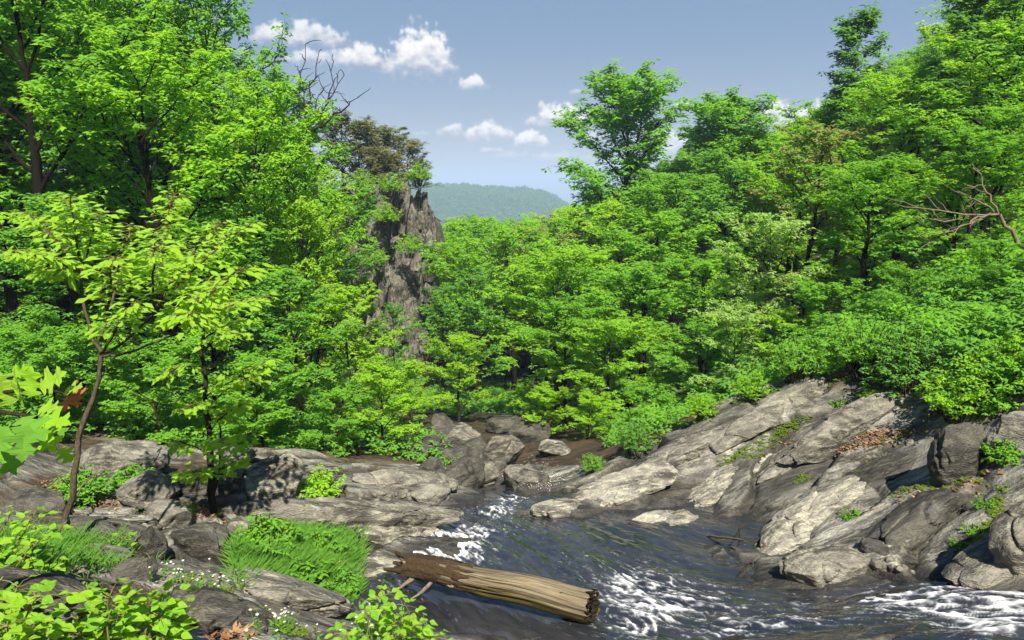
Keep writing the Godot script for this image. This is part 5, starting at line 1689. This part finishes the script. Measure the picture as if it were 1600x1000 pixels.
func build_small_plants() -> void:
	herb("herb", 420, 868, 92, "leafy dark green herb at the head of the grass clump", "small_plant", "plant", 1.25)
	herb("herb", 495, 872, 80, "leafy green herb beside the yellow flowers")
	herb("herb", 462, 908, 110, "low leafy herb along the front of the grass clump", "small_plant", "plant", 0.6)
	herb("herb", 534, 930, 62, "rounded green tuft at the water end of the grass clump", "small_plant", "plant", 1.2)
	herb("herb", 288, 806, 34, "small dark green bush by the dark shaded boulder", "small_bush", "bush", 1.2)
	herb("herb_lime", 500, 770, 70, "yellow green fern like plant beside the pale pointed boulder")
	herb("herb_lime", 438, 790, 44, "small plant at the foot of the pale pointed boulder")
	herb("herb", 130, 778, 80, "green plants in front of the broad flat topped boulder")
	herb("herb", 205, 760, 60, "green plant between the flat topped and the overhanging boulder")
	herb("herb_lime", 405, 770, 50, "bright plant left of the pale pointed boulder")
	herb("shrub_lime", 1500, 655, 140, "bright yellow green shrub overhanging the shaded hollow", "green_shrub", "shrub")
	herb("shrub_lime", 1580, 610, 140, "bright shrub at the margin above the mottled boulder", "green_shrub", "shrub")
	herb("herb_lime", 1362, 626, 42, "small round leaved bush on top of the long rounded block", "small_bush", "bush")
	herb("weed", 1312, 632, 22, "tiny bright plant left of the small round leaved bush")
	herb("shrub_lime", 1175, 624, 70, "light green shrub on the upper tilted ridge", "green_shrub", "shrub")
	herb("shrub", 1245, 596, 110, "mid green shrub over the narrow rock rib", "green_shrub", "shrub")
	herb("shrub_deep", 1420, 610, 150, "deep green shrub shading the end of the long block", "green_shrub", "shrub")
	herb("shrub", 1345, 585, 130, "shrub above the long rounded block", "green_shrub", "shrub")
	herb("shrub_lime", 1095, 652, 60, "pale green shrub at the low end of the upper ridge", "green_shrub", "shrub")
	herb("shrub_deep", 990, 705, 70, "deep green bush hanging over the slope's far edge", "green_shrub", "shrub")
	herb("shrub", 925, 738, 46, "bush at the corner where the slope meets the white water", "green_shrub", "shrub")
	herb("herb", 1565, 718, 60, "dark weeds in the crack beside the upright boulder")
	herb("weed", 1330, 806, 30, "small yellow green weed in a crack on the slope")
	herb("weed", 1500, 852, 26, "single small weed near the foot of the cracked plate")
	herb("weed", 1540, 790, 34, "weeds beside the big dark sided rock")
	herb("weed", 1520, 830, 30, "lower weeds along the big dark sided rock")
	herb("weed", 540, 738, 26, "weed on top of the long ledge")
	var r := _rng(610)
	# grass round the herbs
	var blades: Array = []
	for k in 4200:
		var u := 462.0 + r.randfn() * 46.0
		var v := 876.0 + r.randfn() * 19.0 - (u - 462.0) * 0.02
		if u < 362 or u > 566 or v > 928:
			continue
		var p := hit(u, v)
		var s := r.randf_range(0.5, 1.2)
		blades.append(Transform3D(Basis(Vector3.UP, r.randf() * TAU).scaled(Vector3(s, s, s)), p))
	for k in 900:
		var p := hit(60.0 + r.randfn() * 60.0, 872.0 + r.randfn() * 14.0)
		var s := r.randf_range(0.4, 0.9)
		blades.append(Transform3D(Basis(Vector3.UP, r.randf() * TAU).scaled(Vector3(s, s, s)), p))
	for k in 420:
		var p := hit(534.0 + r.randfn() * 14.0, 928.0 + r.randfn() * 9.0)
		var s := r.randf_range(0.5, 0.9)
		blades.append(Transform3D(Basis(Vector3.UP, r.randf() * TAU).scaled(Vector3(s, s, s)), p))
	var g := Buf.new()
	for k in 5:
		var a := k * 1.3
		leaf(g, Vector3(cos(a), 0, sin(a)) * 0.012, Vector3(cos(a) * 0.35, 1, sin(a) * 0.35).normalized(), Vector3(-cos(a), 0.3, -sin(a)), r.randf_range(0.14, 0.26), 0.010, 0.3)
	tag(scatter("grass", solid(g, false), M.grass, blades), "green grass growing on the near bank", "grass")
	# moss and weeds along the cracks of the slope
	var tufts: Array = []
	for line in [[1130, 722, 1250, 655, 130], [1180, 708, 1262, 650, 80], [1395, 770, 1530, 742, 110], [1525, 860, 1575, 760, 110], [1050, 640, 1330, 590, 240], [980, 700, 1110, 645, 120], [1245, 755, 1262, 742, 20], [340, 800, 400, 790, 50], [215, 792, 270, 798, 40], [1365, 690, 1500, 660, 60], [300, 900, 360, 930, 40], [400, 955, 470, 990, 40]]:
		for k in line[4]:
			var t := r.randf()
			var p := hit(lerpf(line[0], line[2], t) + r.randfn() * 5.0, lerpf(line[1], line[3], t) + r.randfn() * 4.0)
			var s := r.randf_range(0.25, 0.8)
			tufts.append(Transform3D(Basis(Vector3.UP, r.randf() * TAU).scaled(Vector3(s, s * 0.8, s)), p - Vector3(0, 0.01, 0)))
	var tb := Buf.new()
	for k in 12:
		var a := r.randf() * TAU
		tuft(tb, Vector3(cos(a), 0.4, sin(a)) * 0.06 * r.randf(), Vector3(cos(a), 0.3, sin(a)), 0.032, r, 6)
	tag(scatter("moss", solid(tb, false), M.moss, tufts), "yellow green moss and tiny weeds along the cracks of the rocks", "moss")
	# dead leaves in the hollows
	var lb := Buf.new()
	leaf(lb, Vector3(0, 0.006, 0), Vector3(1, 0.05, 0), Vector3.UP, 0.055, 0.032, -0.2)
	for w in 2:
		var fallen: Array = []
		for line in [[1230, 698, 1450, 670, 330, 7.0], [1300, 706, 1380, 690, 150, 5.0], [1400, 790, 1560, 740, 70, 12.0], [270, 796, 330, 800, 260, 9.0], [330, 815, 420, 800, 90, 8.0], [330, 1000, 400, 985, 50, 10.0], [1050, 700, 1230, 640, 90, 8.0], [60, 760, 190, 790, 160, 10.0]]:
			for k in line[4]:
				var t := r.randf()
				var p := hit(lerpf(line[0], line[2], t) + r.randfn() * line[5], lerpf(line[1], line[3], t) + r.randfn() * line[5] * 0.6)
				var s := r.randf_range(0.5, 1.2)
				fallen.append(Transform3D((Basis(Vector3.UP, r.randf() * TAU) * Basis(Vector3.RIGHT, r.randf_range(-0.5, 0.5))).scaled(Vector3(s, s, s)), p + Vector3(0, 0.004, 0)))
		tag(scatter("leaf_litter", solid(lb, false), M["litter" if w == 0 else "litter_pale"], fallen), ["dark brown dead leaves lying in the hollows", "pale tan dead leaves lying in the hollows"][w], "dead leaves")
	# loose stones on the bank and along the slope
	var loose: Array = []
	for line in [[150, 830, 420, 840, 90, 16.0], [260, 900, 520, 930, 70, 14.0], [640, 742, 860, 720, 120, 12.0], [560, 780, 720, 762, 60, 8.0], [1180, 850, 1440, 890, 50, 8.0], [60, 880, 240, 900, 50, 14.0], [1290, 700, 1440, 690, 30, 6.0]]:
		for k in line[4]:
			var t := r.randf()
			var s := r.randf_range(0.25, 1.0) * r.randf_range(0.4, 1.0)
			loose.append(Transform3D((Basis(Vector3.UP, r.randf() * TAU) * Basis(Vector3.RIGHT, r.randf_range(-0.4, 0.4))).scaled(Vector3(s, s, s)), hit(lerpf(line[0], line[2], t) + r.randfn() * line[5], lerpf(line[1], line[3], t) + r.randfn() * line[5] * 0.5)))
	tag(scatter("loose_stones", rock_mesh(302, Vector3(0.16, 0.10, 0.12), 10, 6, 3.4, 0.06, 0.0), M.rock, loose), "small loose stones strewn over the ledges", "stones")
	# flowers
	var fl := Buf.new()
	for k in 5:
		var a := TAU * k / 5
		leaf(fl, Vector3.ZERO, Vector3(cos(a), 0.25, sin(a)).normalized(), Vector3.UP, 0.011, 0.008, 0.1)
	for k in [["yellow_flower", "yellow flowers above the grass beside the stream", [[526, 880, 26, 14, 7.0], [470, 836, 6, 3, 4.0]], "petal_yellow"], ["white_flower", "small white flowers among the weeds of the near bank", [[325, 908, 26, 22, 8.0], [440, 972, 34, 24, 10.0], [262, 892, 14, 12, 5.0], [560, 990, 18, 20, 8.0]], "petal_white"]]:
		for f in k[2]:
			var c := hit(f[0], f[1] + 14)
			var o := thing(k[0], (k[1] + ", " + ["nearest the log", "by the square block", "on the shelf", "at the lower edge"][k[2].find(f)]) if k[0] == "white_flower" else ["cluster of yellow flowers at the water side of the grass clump", "single yellow flower at the foot of the long ledge"][k[2].find(f)], "flowers", c)
			if k[0] == "white_flower":
				tag(o, ["white flowers on the layered shelf beside the square block", "white flowers behind the bright green seedling's left side", "white flowers beside the small dark rock", "white flowers among the bright seedling's leaves"][k[2].find(f)], "flowers")
			var st := Buf.new()
			for e in f[2]:
				var p := hit(f[0] + r.randfn() * f[3], f[1] + 16 + r.randfn() * f[4]) - c
				var top := p + Vector3(r.randf_range(-0.03, 0.03), r.randf_range(0.08, 0.2), r.randf_range(-0.03, 0.03))
				tube(st, PackedVector3Array([p, (p + top) * 0.5 + Vector3(0.006, 0, 0), top]), 0.002, 0.0012, 3)
				for q in 3:
					leaf(st, p.lerp(top, 0.2 + 0.2 * q), Vector3(r.randf_range(-1, 1), 0.5, r.randf_range(-1, 1)).normalized(), Vector3.UP, 0.035, 0.014)
				var m := piece("blossom", solid(fl, false) if e == 0 and f == k[2][0] else M.get(k[0] + "_mesh"), M[k[3]], o)
				if e == 0 and f == k[2][0]:
					M[k[0] + "_mesh"] = m.mesh
				m.transform = Transform3D(Basis(Vector3.UP, r.randf() * TAU) * Basis(Vector3.RIGHT, r.randf_range(-0.5, 0.7)), top)
			piece("stems", solid(st, false), M.grass, o).set_meta("kind", "stuff")

# ---------------------------------------------------------------- sky
const SKY_UP := [[0.0, 194, 205, 214], [2.5, 182, 196, 210], [6.0, 160, 180, 203], [10.0, 140, 165, 195], [16.0, 124, 153, 188], [30.0, 104, 138, 182], [60.0, 84, 121, 175], [90.0, 76, 113, 168]]

func sky_color(el: float) -> Color:
	for k in SKY_UP.size() - 1:
		if el <= SKY_UP[k + 1][0]:
			var t: float = (el - SKY_UP[k][0]) / (SKY_UP[k + 1][0] - SKY_UP[k][0])
			return Color8(SKY_UP[k][1], SKY_UP[k][2], SKY_UP[k][3]).lerp(Color8(SKY_UP[k + 1][1], SKY_UP[k + 1][2], SKY_UP[k + 1][3]), clampf(t, 0, 1))
	return Color8(76, 113, 168)

func make_sky() -> ImageTexture:
	var w := 4096
	var h := 2048
	var im := Image.create(w, h, false, Image.FORMAT_RGB8)
	for y in h:
		im.fill_rect(Rect2i(0, y, w, 1), sky_color(maxf(0.0, 90.0 - (y + 0.5) * 180.0 / h)))
	var puffs: Array = []   # azimuth, foot elevation, half width, height in degrees, strength
	for k in [[470, 66, 76, 38, 0.85], [520, 98, 75, 26, 0.8], [657, 108, 58, 74, 1.0], [570, 101, 42, 42, 0.9], [739, 136, 26, 20, 0.9], [765, 216, 42, 34, 0.95], [703, 210, 22, 24, 0.8], [831, 227, 30, 28, 0.95], [878, 194, 58, 36, 0.95], [846, 170, 7, 12, 0.7], [768, 237, 20, 9, 0.7], [902, 146, 14, 8, 0.55], [1072, 170, 20, 17, 0.8], [1050, 236, 50, 40, 0.85], [1245, 200, 60, 44, 0.9], [1205, 190, 20, 30, 0.9], [820, 247, 60, 12, 0.3], [880, 251, 60, 14, 0.3], [660, 210, 16, 5, 0.4], [930, 220, 30, 14, 0.5]]:
		var a := P(k[0], k[1], 1.0).normalized()
		var t := P(k[0], k[1] - k[3], 1.0).normalized()
		puffs.append([rad_to_deg(atan2(a.x, -a.z)), rad_to_deg(asin(a.y)), k[2] / F * 57.3, rad_to_deg(asin(t.y) - asin(a.y)), k[4]])
	var r := _rng(900)
	for k in 90:
		var az := r.randf_range(-180.0, 180.0)
		if absf(az) < 40.0:
			continue
		var el := r.randf_range(2.0, 34.0)
		var s := 0.6 + el * 0.06
		puffs.append([az, el, r.randf_range(1.2, 4.5) * s, r.randf_range(0.8, 2.2) * s, r.randf_range(0.6, 1.0)])
	for p in puffs:
		var x0 := int((p[0] - p[2] * 1.3 + 180.0) / 360.0 * w)
		var x1 := int((p[0] + p[2] * 1.3 + 180.0) / 360.0 * w)
		var y0 := int((90.0 - p[1] - p[3] * 1.4) / 180.0 * h)
		var y1 := int((90.0 - p[1] + p[3] * 0.5) / 180.0 * h)
		for y in range(maxi(y0, 0), mini(y1 + 1, h)):
			for x in range(x0, x1 + 1):
				var az := (x + 0.5) / w * 360.0 - 180.0
				var el := 90.0 - (y + 0.5) / h * 180.0
				var lx: float = (az - p[0]) / p[2]
				var ly: float = (el - p[1]) / p[3]
				var n1 := n_fbm.get_noise_2d(az * 16.0, el * 20.0 + 700.0)
				var n2 := n_fine.get_noise_2d(az * 60.0, el * 75.0)
				var env: float = pow(maxf(0.0, 1.0 - absf(lx) * absf(lx)), 0.7) * (0.92 + 0.5 * n_fbm.get_noise_2d(az * 11.0, p[1] * 50.0))
				var den: float = smooth(-0.06, 0.26, env - ly + 0.42 * n1 + 0.16 * n2) * smooth(-0.28, 0.30, ly + 0.30 * n1 + 0.1 * n2) * smooth(1.25, 0.8, absf(lx) + 0.25 * n1)
				den *= p[4]
				if den <= 0.004:
					continue
				var lit := smooth(-0.15, 0.75, ly + 0.55 * n1 + 0.2 * n2)
				var cl := Color8(206, 208, 218).lerp(Color8(255, 254, 252), lit)
				var xx := posmod(x + w / 2, w)
				im.set_pixel(xx, y, im.get_pixel(xx, y).lerp(cl, clampf(den, 0, 1)))
	return ImageTexture.create_from_image(im)
